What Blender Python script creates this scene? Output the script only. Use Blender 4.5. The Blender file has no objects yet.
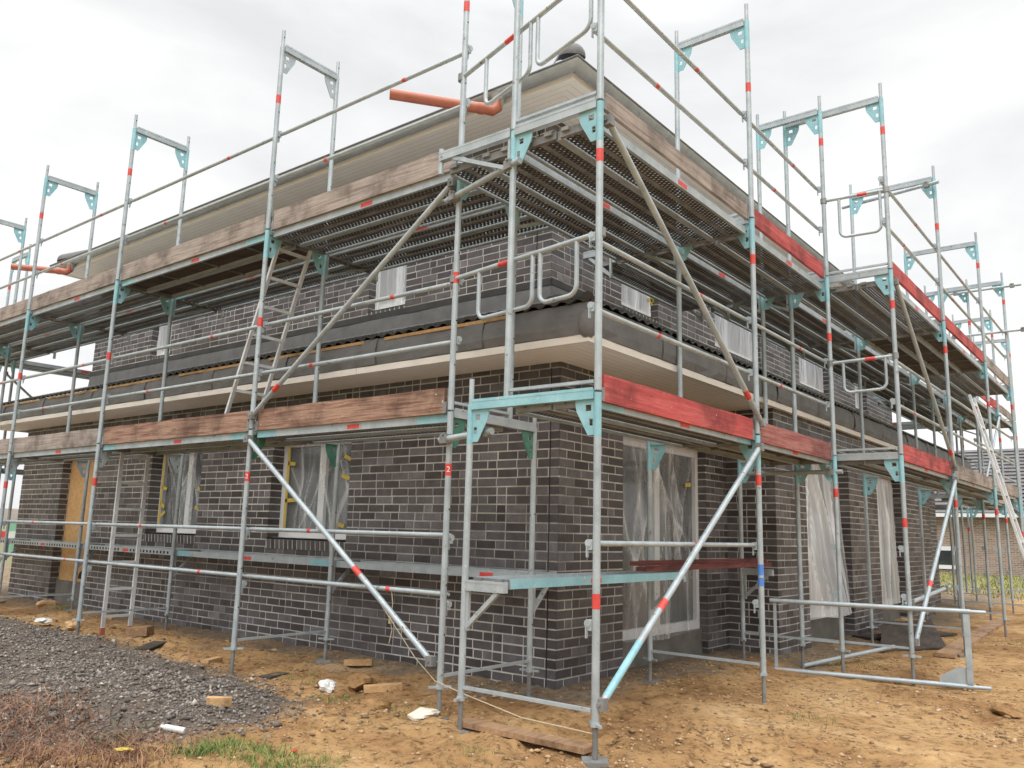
import bpy, math, random
import numpy as np
from mathutils import Vector, Matrix
R = math.radians
random.seed(7); rng = np.random.default_rng(7)
S = bpy.context.scene
COL = S.collection

# ------------------------------------------------------------------ materials
def mat(name):
    m = bpy.data.materials.new(name); m.use_nodes = True
    nt = m.node_tree; b = nt.nodes['Principled BSDF']
    return m, nt, b
def N(nt, t, **kw):
    n = nt.nodes.new(t)
    for k, v in kw.items():
        if k in n.inputs: n.inputs[k].default_value = v
        else: setattr(n, k, v)
    return n
def L(nt, a, b): nt.links.new(a, b)
def ramp(nt, src, stops):
    r = nt.nodes.new('ShaderNodeValToRGB'); e = r.color_ramp.elements
    while len(e) < len(stops): e.new(0.5)
    for i, (p, c) in enumerate(stops):
        e[i].position = p; e[i].color = (*c, 1)
    L(nt, src, r.inputs['Fac']); return r
def noisy(name, stops, scale=8, rough=.6, metal=0, bump=0, bscale=40, detail=6, stretch=None, distort=0, spec=None, splat=None, stain=0):
    m, nt, b = mat(name)
    tc = N(nt, 'ShaderNodeTexCoord'); src = tc.outputs['Object']
    if stretch:
        mp = N(nt, 'ShaderNodeMapping'); mp.inputs['Scale'].default_value = stretch
        L(nt, src, mp.inputs['Vector']); src = mp.outputs['Vector']
    oi = N(nt, 'ShaderNodeObjectInfo')
    ad = N(nt, 'ShaderNodeVectorMath', operation='ADD')
    sc = N(nt, 'ShaderNodeVectorMath', operation='SCALE'); sc.inputs[0].default_value = (17, 31, 23)
    L(nt, oi.outputs['Random'], sc.inputs['Scale']); L(nt, src, ad.inputs[0]); L(nt, sc.outputs[0], ad.inputs[1]); src = ad.outputs[0]
    src0 = N(nt, 'ShaderNodeVectorMath', operation='ADD'); L(nt, tc.outputs['Object'], src0.inputs[0]); L(nt, sc.outputs[0], src0.inputs[1]); src0 = src0.outputs[0]
    n = N(nt, 'ShaderNodeTexNoise', Scale=scale, Detail=detail, Roughness=.65, Distortion=distort)
    L(nt, src, n.inputs['Vector'])
    r = ramp(nt, n.outputs['Fac'], stops); colo = r.outputs['Color']
    if stain:
        n3 = N(nt, 'ShaderNodeTexNoise', Scale=stain, Detail=5, Roughness=.6); L(nt, src0, n3.inputs['Vector'])
        r3 = ramp(nt, n3.outputs['Fac'], [(.36, (.55, .52, .5)), (.5, (1, 1, 1)), (.66, (1.2, 1.18, 1.16))]); mx = N(nt, 'ShaderNodeMix', data_type='RGBA', blend_type='MULTIPLY'); mx.inputs[0].default_value = 1
        L(nt, colo, mx.inputs[6]); L(nt, r3.outputs['Color'], mx.inputs[7]); colo = mx.outputs[2]
    if splat:
        for sc_, lo, col_ in splat:
            n4 = N(nt, 'ShaderNodeTexNoise', Scale=sc_, Detail=3, Roughness=.6); L(nt, src0, n4.inputs['Vector'])
            m4 = N(nt, 'ShaderNodeMapRange'); m4.inputs['From Min'].default_value = lo; m4.inputs['From Max'].default_value = lo + .05; L(nt, n4.outputs['Fac'], m4.inputs['Value'])
            x4 = N(nt, 'ShaderNodeMix', data_type='RGBA'); L(nt, m4.outputs[0], x4.inputs[0]); L(nt, colo, x4.inputs[6]); x4.inputs[7].default_value = (*col_, 1); colo = x4.outputs[2]
    L(nt, colo, b.inputs['Base Color'])
    b.inputs['Roughness'].default_value = rough; b.inputs['Metallic'].default_value = metal
    if spec is not None: b.inputs['Specular IOR Level'].default_value = spec
    if bump:
        n2 = N(nt, 'ShaderNodeTexNoise', Scale=bscale, Detail=4); L(nt, src, n2.inputs['Vector'])
        bp = N(nt, 'ShaderNodeBump', Strength=bump, Distance=.02); L(nt, n2.outputs['Fac'], bp.inputs['Height'])
        L(nt, bp.outputs['Normal'], b.inputs['Normal'])
    return m
M = {}
M['galv'] = noisy('galvanised', [(.25, (.27, .315, .33)), (.5, (.365, .415, .435)), (.75, (.46, .51, .53))], 7, .45, .25, detail=8, splat=[(16, .66, (.20, .19, .17)), (34, .68, (.62, .60, .55)), (11, .73, (.24, .13, .07))])
M['galvdark'] = noisy('weathered_steel', [(.3, (.14, .14, .135)), (.55, (.23, .235, .23)), (.75, (.33, .33, .32))], 7, .55, .3)
M['alu'] = noisy('aluminium', [(.3, (.48, .50, .51)), (.7, (.66, .68, .68))], 6, .4, .1)
M['teal'] = noisy('turquoise_paint', [(.27, (.34, .37, .37)), (.37, (.20, .40, .45)), (.7, (.29, .53, .585))], 6, .5, splat=[(30, .66, (.5, .5, .47)), (14, .72, (.3, .3, .28))])
M['green'] = noisy('green_paint', [(.3, (.03, .13, .09)), (.7, (.08, .24, .18))], 9, .5)
M['red'] = noisy('red_band', [(.3, (.50, .04, .035)), (.7, (.66, .08, .06))], 20, .5)
M['pinktag'] = noisy('pale_red_tag', [(.3, (.6, .2, .2)), (.7, (.75, .35, .34))], 20, .5)
M['blue'] = noisy('blue_tape', [(.3, (.05, .17, .50)), (.7, (.1, .26, .62))], 20, .5)
M['yellow'] = noisy('yellow_tape', [(.3, (.42, .31, .03)), (.7, (.60, .45, .08))], 20, .55)
WOODS = {
 'wood_grey': [(.25, (.12, .088, .072)), (.45, (.27, .225, .195)), (.75, (.40, .355, .32))],
 'wood_brown': [(.25, (.09, .035, .026)), (.42, (.20, .10, .07)), (.58, (.33, .215, .15)), (.75, (.23, .13, .09))],
 'wood_red': [(.22, (.22, .03, .03)), (.5, (.40, .062, .06)), (.78, (.50, .15, .135))],
 'wood_redold': [(.25, (.12, .032, .03)), (.45, (.235, .07, .064)), (.6, (.31, .14, .12)), (.78, (.22, .066, .06))],
 'wood_light': [(.25, (.30, .17, .07)), (.5, (.45, .28, .13)), (.75, (.55, .37, .19))],
 'wood_plank': [(.25, (.20, .11, .06)), (.5, (.33, .2, .11)), (.75, (.42, .28, .17))],
 'plywood': [(.25, (.035, .027, .02)), (.5, (.06, .045, .034)), (.75, (.10, .08, .06))],
 'rust': [(.25, (.06, .015, .012)), (.5, (.12, .03, .025)), (.75, (.20, .06, .045))]}
for k, v in WOODS.items(): M[k] = noisy(k, v, 3.2, .85, 0, .3, 22, stretch=(.7, 15, 15), distort=.25, stain=2.6, splat=[(26, .70, (.52, .50, .46))] if k.startswith('wood') else None)
M['mortar'] = noisy('mortar', [(.3, (.39, .38, .35)), (.7, (.57, .555, .52))], 5, .95, 0, .4, 90, stain=.9)
M['concrete'] = noisy('cement_plinth', [(.3, (.10, .095, .08)), (.7, (.20, .19, .165))], 3, .95, 0, .5, 30)
M['soffit'] = noisy('soffit_boards', [(.3, (.82, .785, .73)), (.7, (.88, .85, .80))], 3, .6)
M['joint'] = noisy('soffit_joint', [(.3, (.25, .22, .19)), (.7, (.33, .29, .25))], 3, .8)
M['cream'] = noisy('cream_fascia', [(.3, (.68, .63, .56)), (.7, (.78, .73, .66))], 3, .6)
M['zinc'] = noisy('zinc_gutter', [(.3, (.28, .30, .305)), (.7, (.40, .42, .42))], 4, .5, .15)
M['membrane'] = noisy('dark_membrane', [(.3, (.11, .109, .108)), (.7, (.17, .166, .162))], 4, .65, 0, .4, 14)
M['flash'] = noisy('grey_flashing', [(.3, (.09, .089, .09)), (.7, (.15, .147, .146))], 3, .6, 0, .35, 9)
M['flashdark'] = noisy('bitumen_strip', [(.3, (.022, .022, .024)), (.7, (.045, .045, .047))], 4, .55, 0, .3, 9)
M['tile'] = noisy('glazed_dark_tile', [(.3, (.018, .018, .021)), (.7, (.04, .04, .044))], 6, .35)
M['orange'] = noisy('orange_pvc_pipe', [(.3, (.34, .095, .052)), (.7, (.43, .14, .08))], 6, .45)
M['osb'] = noisy('osb_board', [(.3, (.42, .23, .09)), (.5, (.55, .34, .15)), (.7, (.62, .41, .2))], 26, .8, 0, .3, 60)
M['black'] = noisy('dark_opening', [(.3, (.008, .008, .008)), (.7, (.015, .015, .015))], 6, .8)
M['pvc'] = noisy('white_pvc', [(.3, (.66, .67, .68)), (.7, (.74, .75, .75))], 4, .4)
M['glass'] = noisy('dark_window_glass', [(.3, (.025, .028, .03)), (.7, (.055, .06, .062))], 1.5, .08, spec=.6)
M['plasticwhite'] = noisy('white_plastic', [(.3, (.52, .52, .50)), (.7, (.68, .68, .66))], 5, .5)
M['cloth'] = noisy('pale_cloth', [(.3, (.48, .42, .33)), (.7, (.68, .63, .54))], 8, .9, 0, .5, 40)
M['rope'] = noisy('beige_rope', [(.3, (.40, .33, .22)), (.7, (.55, .47, .33))], 60, .9)
M['insul'] = noisy('yellow_brick_chunk', [(.3, (.40, .22, .09)), (.7, (.60, .42, .24))], 14, .9, 0, .6, 40)
M['greenbox'] = noisy('green_container', [(.3, (.14, .30, .20)), (.7, (.2, .4, .28))], 3, .6)
M['nbbrick'] = None
# brick with a tone per brick
def brick_mat(name, stops):
    m, nt, b = mat(name)
    a = N(nt, 'ShaderNodeAttribute', attribute_name='tone')
    r = ramp(nt, a.outputs['Fac'], stops)
    tc = N(nt, 'ShaderNodeTexCoord')
    n = N(nt, 'ShaderNodeTexNoise', Scale=9, Detail=5, Roughness=.7); L(nt, tc.outputs['Object'], n.inputs['Vector'])
    r2 = ramp(nt, n.outputs['Fac'], [(.3, (.72, .70, .69)), (.5, (1, 1, 1)), (.72, (1.32, 1.3, 1.33))])
    mx = N(nt, 'ShaderNodeMix', data_type='RGBA', blend_type='MULTIPLY'); mx.inputs[0].default_value = 1
    L(nt, r.outputs['Color'], mx.inputs[6]); L(nt, r2.outputs['Color'], mx.inputs[7])
    nh = N(nt, 'ShaderNodeTexNoise', Scale=1.1, Detail=6, Roughness=.65, Distortion=.4); L(nt, tc.outputs['Object'], nh.inputs['Vector'])
    mh = N(nt, 'ShaderNodeMapRange'); mh.inputs['From Min'].default_value = .48; mh.inputs['From Max'].default_value = .72; mh.inputs['To Max'].default_value = .16; L(nt, nh.outputs['Fac'], mh.inputs['Value'])
    xh = N(nt, 'ShaderNodeMix', data_type='RGBA'); L(nt, mh.outputs[0], xh.inputs[0]); L(nt, mx.outputs[2], xh.inputs[6]); xh.inputs[7].default_value = (.20, .19, .185, 1)
    L(nt, xh.outputs[2], b.inputs['Base Color'])
    b.inputs['Roughness'].default_value = .58
    n2 = N(nt, 'ShaderNodeTexNoise', Scale=55, Detail=5); L(nt, tc.outputs['Object'], n2.inputs['Vector'])
    bp = N(nt, 'ShaderNodeBump', Strength=.35, Distance=.01); L(nt, n2.outputs['Fac'], bp.inputs['Height']); L(nt, bp.outputs['Normal'], b.inputs['Normal'])
    return m
M['brick'] = brick_mat('dark_clinker_brick', [(0, (.034, .028, .027)), (.3, (.058, .050, .051)), (.55, (.086, .078, .080)), (.8, (.122, .114, .119)), (1, (.17, .162, .170))])
# perforated deck sheet: real holes
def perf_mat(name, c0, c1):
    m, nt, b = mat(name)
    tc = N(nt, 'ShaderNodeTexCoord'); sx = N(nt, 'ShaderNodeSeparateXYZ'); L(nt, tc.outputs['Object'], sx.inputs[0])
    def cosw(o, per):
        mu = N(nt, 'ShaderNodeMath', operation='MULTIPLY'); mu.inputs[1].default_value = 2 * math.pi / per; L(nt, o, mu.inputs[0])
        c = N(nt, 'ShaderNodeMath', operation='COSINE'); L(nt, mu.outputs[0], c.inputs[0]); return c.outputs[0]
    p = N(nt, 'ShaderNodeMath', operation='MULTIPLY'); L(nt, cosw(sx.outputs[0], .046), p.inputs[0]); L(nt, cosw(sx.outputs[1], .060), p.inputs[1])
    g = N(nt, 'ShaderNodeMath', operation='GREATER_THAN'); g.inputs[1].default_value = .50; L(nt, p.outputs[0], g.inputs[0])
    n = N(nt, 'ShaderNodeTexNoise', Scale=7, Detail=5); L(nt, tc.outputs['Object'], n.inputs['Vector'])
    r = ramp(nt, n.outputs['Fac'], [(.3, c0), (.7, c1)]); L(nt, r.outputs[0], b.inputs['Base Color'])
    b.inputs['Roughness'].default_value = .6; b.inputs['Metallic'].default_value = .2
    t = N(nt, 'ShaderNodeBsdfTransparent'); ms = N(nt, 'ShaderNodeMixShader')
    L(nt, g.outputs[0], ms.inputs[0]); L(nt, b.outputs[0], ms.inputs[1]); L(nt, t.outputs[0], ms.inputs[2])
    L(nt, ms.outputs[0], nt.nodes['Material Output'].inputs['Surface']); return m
M['perf'] = perf_mat('perforated_steel', (.58, .58, .56), (.72, .72, .70)); M['perfunder'] = perf_mat('perforated_steel_underside', (.045, .042, .037), (.085, .08, .072))  # pale steel for the sheet's top face, far darker steel for its underside
def film_mat(name, lo, hi):
    m, nt, b = mat(name)
    b.inputs['Base Color'].default_value = (.84, .865, .885, 1); b.inputs['Roughness'].default_value = .16; b.inputs['Specular IOR Level'].default_value = .7
    a = N(nt, 'ShaderNodeAttribute', attribute_name='tone')       # creased film is more opaque
    tc = N(nt, 'ShaderNodeTexCoord'); n = N(nt, 'ShaderNodeTexNoise', Scale=2.2, Detail=3); L(nt, tc.outputs['Object'], n.inputs['Vector'])
    ad = N(nt, 'ShaderNodeMath', operation='MULTIPLY_ADD'); L(nt, n.outputs['Fac'], ad.inputs[0]); ad.inputs[1].default_value = .35; L(nt, a.outputs['Fac'], ad.inputs[2])
    r = ramp(nt, ad.outputs[0], [(.12, (lo,) * 3), (.95, (hi,) * 3)])
    t = N(nt, 'ShaderNodeBsdfTransparent', Color=(.93, .94, .94, 1)); ms = N(nt, 'ShaderNodeMixShader')
    L(nt, r.outputs[0], ms.inputs[0]); L(nt, t.outputs[0], ms.inputs[1]); L(nt, b.outputs[0], ms.inputs[2])
    L(nt, ms.outputs[0], nt.nodes['Material Output'].inputs['Surface']); return m
M['film'] = film_mat('clear_film', .10, .66)
M['filmmilky'] = film_mat('milky_film', .40, .90)
def sand_mat():
    m, nt, b = mat('sandy_soil')
    tc = N(nt, 'ShaderNodeTexCoord'); P = tc.outputs['Object']
    n1 = N(nt, 'ShaderNodeTexNoise', Scale=.9, Detail=7, Roughness=.62, Distortion=.6); L(nt, P, n1.inputs['Vector'])
    r1 = ramp(nt, n1.outputs['Fac'], [(.28, (.16, .082, .036)), (.42, (.30, .17, .075)), (.56, (.42, .26, .12)), (.75, (.54, .37, .20))])
    n2 = N(nt, 'ShaderNodeTexNoise', Scale=13, Detail=7, Roughness=.7); L(nt, P, n2.inputs['Vector'])
    r2 = ramp(nt, n2.outputs['Fac'], [(.34, (.42, .37, .33)), (.48, (1, 1, 1)), (.70, (1.28, 1.26, 1.22))])
    mx = N(nt, 'ShaderNodeMix', data_type='RGBA', blend_type='MULTIPLY'); mx.inputs[0].default_value = 1
    L(nt, r1.outputs[0], mx.inputs[6]); L(nt, r2.outputs[0], mx.inputs[7])
    # far fields turn to meadow
    sx = N(nt, 'ShaderNodeSeparateXYZ'); L(nt, P, sx.inputs[0])
    ln = N(nt, 'ShaderNodeVectorMath', operation='LENGTH'); L(nt, P, ln.inputs[0])
    ad = N(nt, 'ShaderNodeMath', operation='MULTIPLY_ADD'); L(nt, n1.outputs['Fac'], ad.inputs[0]); ad.inputs[1].default_value = 9; L(nt, ln.outputs['Value'], ad.inputs[2])
    mr = N(nt, 'ShaderNodeMapRange'); mr.inputs['From Min'].default_value = 27; mr.inputs['From Max'].default_value = 30; L(nt, ad.outputs[0], mr.inputs['Value'])
    n3 = N(nt, 'ShaderNodeTexNoise', Scale=.35, Detail=8, Roughness=.7); L(nt, P, n3.inputs['Vector'])
    r3 = ramp(nt, n3.outputs['Fac'], [(.3, (.11, .12, .03)), (.5, (.22, .23, .06)), (.7, (.33, .31, .11))])
    m2 = N(nt, 'ShaderNodeMix', data_type='RGBA'); L(nt, mr.outputs[0], m2.inputs[0]); L(nt, mx.outputs[2], m2.inputs[6]); L(nt, r3.outputs[0], m2.inputs[7])
    ga = N(nt, 'ShaderNodeAttribute', attribute_name='grit'); n5 = N(nt, 'ShaderNodeTexNoise', Scale=45, Detail=6, Roughness=.75); L(nt, P, n5.inputs['Vector'])
    r5 = ramp(nt, n5.outputs['Fac'], [(.3, (.06, .046, .036)), (.5, (.135, .108, .085)), (.7, (.235, .195, .16))])
    m3 = N(nt, 'ShaderNodeMix', data_type='RGBA'); L(nt, ga.outputs['Fac'], m3.inputs[0]); L(nt, m2.outputs[2], m3.inputs[6]); L(nt, r5.outputs[0], m3.inputs[7])
    da = N(nt, 'ShaderNodeAttribute', attribute_name='damp'); dm = N(nt, 'ShaderNodeMath', operation='MULTIPLY'); dm.inputs[1].default_value = .7; L(nt, da.outputs['Fac'], dm.inputs[0])
    r6 = ramp(nt, n2.outputs['Fac'], [(.3, (.10, .085, .065)), (.5, (.17, .15, .12)), (.7, (.25, .225, .185))])
    m5 = N(nt, 'ShaderNodeMix', data_type='RGBA'); L(nt, dm.outputs[0], m5.inputs[0]); L(nt, m3.outputs[2], m5.inputs[6]); L(nt, r6.outputs[0], m5.inputs[7])
    L(nt, m5.outputs[2], b.inputs['Base Color']); b.inputs['Roughness'].default_value = .95
    b.inputs['Specular IOR Level'].default_value = .15
    n4 = N(nt, 'ShaderNodeTexNoise', Scale=26, Detail=8, Roughness=.72); L(nt, P, n4.inputs['Vector'])
    bp = N(nt, 'ShaderNodeBump', Strength=.9, Distance=.035); L(nt, n4.outputs['Fac'], bp.inputs['Height']); L(nt, bp.outputs['Normal'], b.inputs['Normal'])
    return m
M['sand'] = sand_mat()
def tone_mat(name, stops, rough=.85):
    m, nt, b = mat(name)
    a = N(nt, 'ShaderNodeAttribute', attribute_name='tone'); r = ramp(nt, a.outputs['Fac'], stops)
    L(nt, r.outputs[0], b.inputs['Base Color']); b.inputs['Roughness'].default_value = rough; return m
M['gravel'] = tone_mat('crushed_stone', [(0, (.055, .045, .037)), (.35, (.13, .11, .093)), (.6, (.21, .18, .155)), (.85, (.33, .29, .25)), (1, (.58, .52, .44))])
M['weed'] = tone_mat('dead_weed', [(0, (.06, .028, .017)), (.5, (.17, .075, .042)), (1, (.36, .21, .12))])
M['meadow'] = tone_mat('yellow_green_meadow', [(0, (.13, .15, .03)), (.5, (.26, .26, .06)), (1, (.38, .34, .11))])
M['grass'] = tone_mat('green_grass', [(0, (.05, .09, .018)), (.5, (.12, .19, .04)), (1, (.24, .31, .09))])

# ------------------------------------------------------------------ mesh builder
class MB:
    def __init__(s): s.v = []; s.f = []; s.m = []; s.t = []; s.sm = []
    def add(s, vs, fs, mi=0, tone=0., smooth=False):
        o = len(s.v); s.v.extend([tuple(x) for x in vs])
        for f in fs: s.f.append([i + o for i in f]); s.m.append(mi); s.t.append(tone); s.sm.append(smooth)
    def box(s, a, b, mi=0, tone=0.):
        x0, y0, z0 = [min(p, q) for p, q in zip(a, b)]; x1, y1, z1 = [max(p, q) for p, q in zip(a, b)]
        s.add([(x0, y0, z0), (x1, y0, z0), (x1, y1, z0), (x0, y1, z0), (x0, y0, z1), (x1, y0, z1), (x1, y1, z1), (x0, y1, z1)],
              [(0, 3, 2, 1), (4, 5, 6, 7), (0, 1, 5, 4), (1, 2, 6, 5), (2, 3, 7, 6), (3, 0, 4, 7)], mi, tone)
    def bar(s, p, q, w, h, mi=0, up=(0, 0, 1)):
        p = Vector(p); q = Vector(q); d = (q - p).normalized(); sd = d.cross(Vector(up))
        if sd.length < 1e-3: sd = d.cross(Vector((1, 0, 0)))
        sd.normalize(); u = sd.cross(d); vs = []
        for e in (p, q):
            for a, b in ((-1, -1), (1, -1), (1, 1), (-1, 1)): vs.append(e + sd * (a * w / 2) + u * (b * h / 2))
        s.add(vs, [(0, 1, 2, 3), (7, 6, 5, 4), (0, 4, 5, 1), (1, 5, 6, 2), (2, 6, 7, 3), (3, 7, 4, 0)], mi)
    def tube(s, pts, r, mi=0, n=12, caps=True, hollow=False, closed=False):
        pts = [Vector(p) for p in pts]; k = len(pts); rs = r if isinstance(r, (list, tuple)) else [r] * k
        ref = None; rings = []; vs = []
        for i, p in enumerate(pts):
            if i == 0: d = pts[1] - pts[0]
            elif i == k - 1: d = pts[-1] - pts[-2]
            else: d = (pts[i + 1] - p).normalized() + (p - pts[i - 1]).normalized()
            d.normalize()
            if ref is None:
                ref = d.cross(Vector((0, 0, 1)))
                if ref.length < 1e-3: ref = Vector((1, 0, 0))
            ref = (ref - d * ref.dot(d)).normalized(); c = d.cross(ref)
            for j in range(n):
                a = 2 * math.pi * j / n; vs.append(p + (ref * math.cos(a) + c * math.sin(a)) * rs[i])
        fs = []
        for i in range(k - 1):
            for j in range(n):
                j2 = (j + 1) % n; fs.append((i * n + j, i * n + j2, (i + 1) * n + j2, (i + 1) * n + j))
        s.add(vs, fs, mi, smooth=True)
        if caps:
            o = len(s.v); ends = [vs[:n], vs[-n:]]
            s.add(ends[0], [tuple(range(n - 1, -1, -1))], mi); s.add(ends[1], [tuple(range(n))], mi)
    def prism(s, poly, f0, f1, mi=0):      # poly of 2-d points, f0/f1 map (a,b)->3d for the two faces
        n = len(poly); vs = [f0(*p) for p in poly] + [f1(*p) for p in poly]
        fs = [tuple(range(n - 1, -1, -1)), tuple(range(n, 2 * n))] + [(i, (i + 1) % n, n + (i + 1) % n, n + i) for i in range(n)]
        s.add(vs, fs, mi)
    def grid(s, fn, us, vs_, mi=0, smooth=True, tone=0.):
        a, b = len(us), len(vs_); pts = [fn(u, v) for u in us for v in vs_]
        s.add(pts, [(i * b + j, (i + 1) * b + j, (i + 1) * b + j + 1, i * b + j + 1) for i in range(a - 1) for j in range(b - 1)], mi, tone, smooth)
    def mesh(s, name, mats, off=(0, 0, 0)):
        me = bpy.data.meshes.new(name); o = Vector(off)
        me.from_pydata([tuple(Vector(v) - o) for v in s.v], [], s.f)
        for m in mats: me.materials.append(M[m])
        me.polygons.foreach_set('material_index', s.m); me.polygons.foreach_set('use_smooth', s.sm)
        if any(s.t):
            at = me.attributes.new('tone', 'FLOAT', 'FACE'); at.data.foreach_set('value', s.t)
        me.update(); return me
def obj(name, me, parent=None, loc=(0, 0, 0), rz=0.):
    o = bpy.data.objects.new(name, me); COL.objects.link(o); o.location = loc; o.rotation_euler = (0, 0, rz)
    if parent: o.parent = parent
    return o
def tag(o, label=None, cat=None, group=None, kind=None):
    if label:
        n = len(label.split())
        if not 4 <= n <= 16: print('LABEL LENGTH', n, label)
        o['label'] = label
    if cat: o['category'] = cat
    if group: o['group'] = group
    if kind: o['kind'] = kind
    return o
CACHE = {}
def cached(key, fn):
    if key not in CACHE: CACHE[key] = fn()
    return CACHE[key]
def value_noise(x, y, seed):
    xi = np.floor(x).astype(np.int64); yi = np.floor(y).astype(np.int64); fx = x - xi; fy = y - yi
    def h(a, b):
        n = (a * 374761393 + b * 668265263 + seed * 1442695041) & 0x7fffffff
        n = ((n ^ (n >> 13)) * 1274126177) & 0x7fffffff
        return ((n ^ (n >> 16)) & 0xffff) / 65535.
    fx = fx * fx * (3 - 2 * fx); fy = fy * fy * (3 - 2 * fy)
    return (h(xi, yi) * (1 - fx) + h(xi + 1, yi) * fx) * (1 - fy) + (h(xi, yi + 1) * (1 - fx) + h(xi + 1, yi + 1) * fx) * fy
def sstep(a, b, x): t = np.clip((x - a) / (b - a), 0, 1); return t * t * (3 - 2 * t)
GPOLY = [(.3, 9.6), (.42, 7.2), (.32, 5.1), (.12, 3.8), (-.1, 2.65), (-.5, 2.2), (-1.0, 1.95), (-1.5, 2.0), (-2.4, 2.4), (-4.2, 4.3), (-6, 10.5), (-2, 12)]
def gmask(x, y):        # signed-ish distance inside gravel polygon
    x = np.asarray(x, float); y = np.asarray(y, float); inside = np.zeros(x.shape, bool); dist = np.full(x.shape, 1e9)
    n = len(GPOLY)
    for i in range(n):
        (ax, ay), (bx, by) = GPOLY[i], GPOLY[(i + 1) % n]
        c = ((ay > y) != (by > y)) & (x < (bx - ax) * (y - ay) / (by - ay + 1e-12) + ax); inside ^= c
        t = np.clip(((x - ax) * (bx - ax) + (y - ay) * (by - ay)) / ((bx - ax) ** 2 + (by - ay) ** 2), 0, 1)
        dist = np.minimum(dist, np.hypot(x - ax - t * (bx - ax), y - ay - t * (by - ay)))
    return np.where(inside, dist, -dist)
_r = random.Random(77); PRINTS = []
for (sx_, sy_, an_, nst) in ((-1.6, .1, .15, 9), (-.8, -1.1, .55, 9), (3.6, -1.9, 1.9, 6), (-.3, .6, .0, 7), (1.6, -1.6, .2, 8), (-.7, 1.4, 1.3, 6), (2.2, .35, -.1, 7), (.8, -2.2, .9, 7), (5.2, -1.2, .1, 9)):
    for k_ in range(nst):
        PRINTS.append((sx_ + math.cos(an_) * k_ * .42 - math.sin(an_) * .09 * (-1) ** k_ + _r.uniform(-.06, .06), sy_ + math.sin(an_) * k_ * .42 + math.cos(an_) * .09 * (-1) ** k_ + _r.uniform(-.06, .06), an_ + _r.uniform(-.3, .3)))
def ground_h(x, y, fine=True):
    x = np.asarray(x, float); y = np.asarray(y, float)
    base = .19 - .075 * sstep(1.2, 3.5, x) * sstep(1.5, -.2, y) - .06 * sstep(.5, -3., x + y) * 1.
    far = sstep(18, 45, np.hypot(x, y)); base = base * (1 - far)
    near = 1 - sstep(10, 22, np.hypot(x, y))
    n = (value_noise(x * .9, y * .9, 1) - .5) * .07 + (value_noise(x * 2.7, y * 2.7, 2) - .5) * .05
    if fine: n = n + (value_noise(x * 6, y * 6, 3) - .5) * .045 + (value_noise(x * 14, y * 14, 4) - .5) * .028 + (value_noise(x * 9 + y * 3, y * 22 - x * 4, 14) - .5) * .014
    g = gmask(x, y); base = base + .11 * sstep(0., .9, g)
    for (fx, fy, fa) in (PRINTS if fine else ()):
        c_, s_ = math.cos(fa), math.sin(fa); px = (x - fx) * c_ + (y - fy) * s_; py = -(x - fx) * s_ + (y - fy) * c_; q = (px / .15) ** 2 + (py / .058) ** 2
        n = n - .028 * np.exp(-q ** 2) + .012 * np.exp(-(np.sqrt(q) - 1.35) ** 2 * 9)
    keep = .45 + .55 * sstep(1.9, 1.2, np.minimum(np.abs(x - 1.7), 9) * 0 + np.where(x > 1.2, x, 0))
    return base + n * near * keep
def gh(x, y): return float(ground_h(np.array([x]), np.array([y]), False)[0])

# ------------------------------------------------------------------ ground
def axis(lo, hi, step):
    a = list(np.arange(lo, hi + 1e-6, step)); s = step
    up = []; v = hi
    while v < 900: s *= 1.13; v += s; up.append(v)
    s = step; dn = []; v = lo
    while v > -900: s *= 1.13; v -= s; dn.append(v)
    return np.array(dn[::-1] + a + up)
xs = axis(-3.2, 9.0, .042); ys = axis(-2.6, 9.0, .042)
XX, YY = np.meshgrid(xs, ys, indexing='ij'); ZZ = ground_h(XX, YY)
nx, ny = len(xs), len(ys)
co = np.stack([XX, YY, ZZ], -1).reshape(-1, 3)
ii, jj = np.meshgrid(np.arange(nx - 1), np.arange(ny - 1), indexing='ij'); b0 = (ii * ny + jj).ravel()
fc = np.stack([b0, b0 + ny, b0 + ny + 1, b0 + 1], 1)
me = bpy.data.meshes.new('ground'); me.vertices.add(len(co)); me.vertices.foreach_set('co', co.ravel())
me.loops.add(fc.size); me.loops.foreach_set('vertex_index', fc.ravel()); me.polygons.add(len(fc))
me.polygons.foreach_set('loop_start', np.arange(0, fc.size, 4)); me.polygons.foreach_set('loop_total', np.full(len(fc), 4))
me.polygons.foreach_set('use_smooth', np.ones(len(fc), bool)); me.materials.append(M['sand']); me.update(); me.validate()
dw = np.minimum(np.hypot(np.maximum(0, 1.7 - XX), np.maximum(0, 1.49 - YY)), np.hypot(np.maximum(0, 5.28 - XX), np.maximum(0, .88 - YY)))
at = me.attributes.new('damp', 'FLOAT', 'POINT'); at.data.foreach_set('value', (1 - sstep(.1, .75, dw + .8 * (value_noise(XX * 2.3, YY * 2.3, 31) - .5))).ravel().astype(np.float32))
at = me.attributes.new('grit', 'FLOAT', 'POINT'); at.data.foreach_set('value', (sstep(-.12, .30, gmask(XX, YY) + .35 * (value_noise(XX * 3, YY * 3, 21) - .5))).ravel().astype(np.float32))
tag(obj('ground', me), 'trampled sandy building ground with lighter and darker patches', kind='structure')

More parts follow.
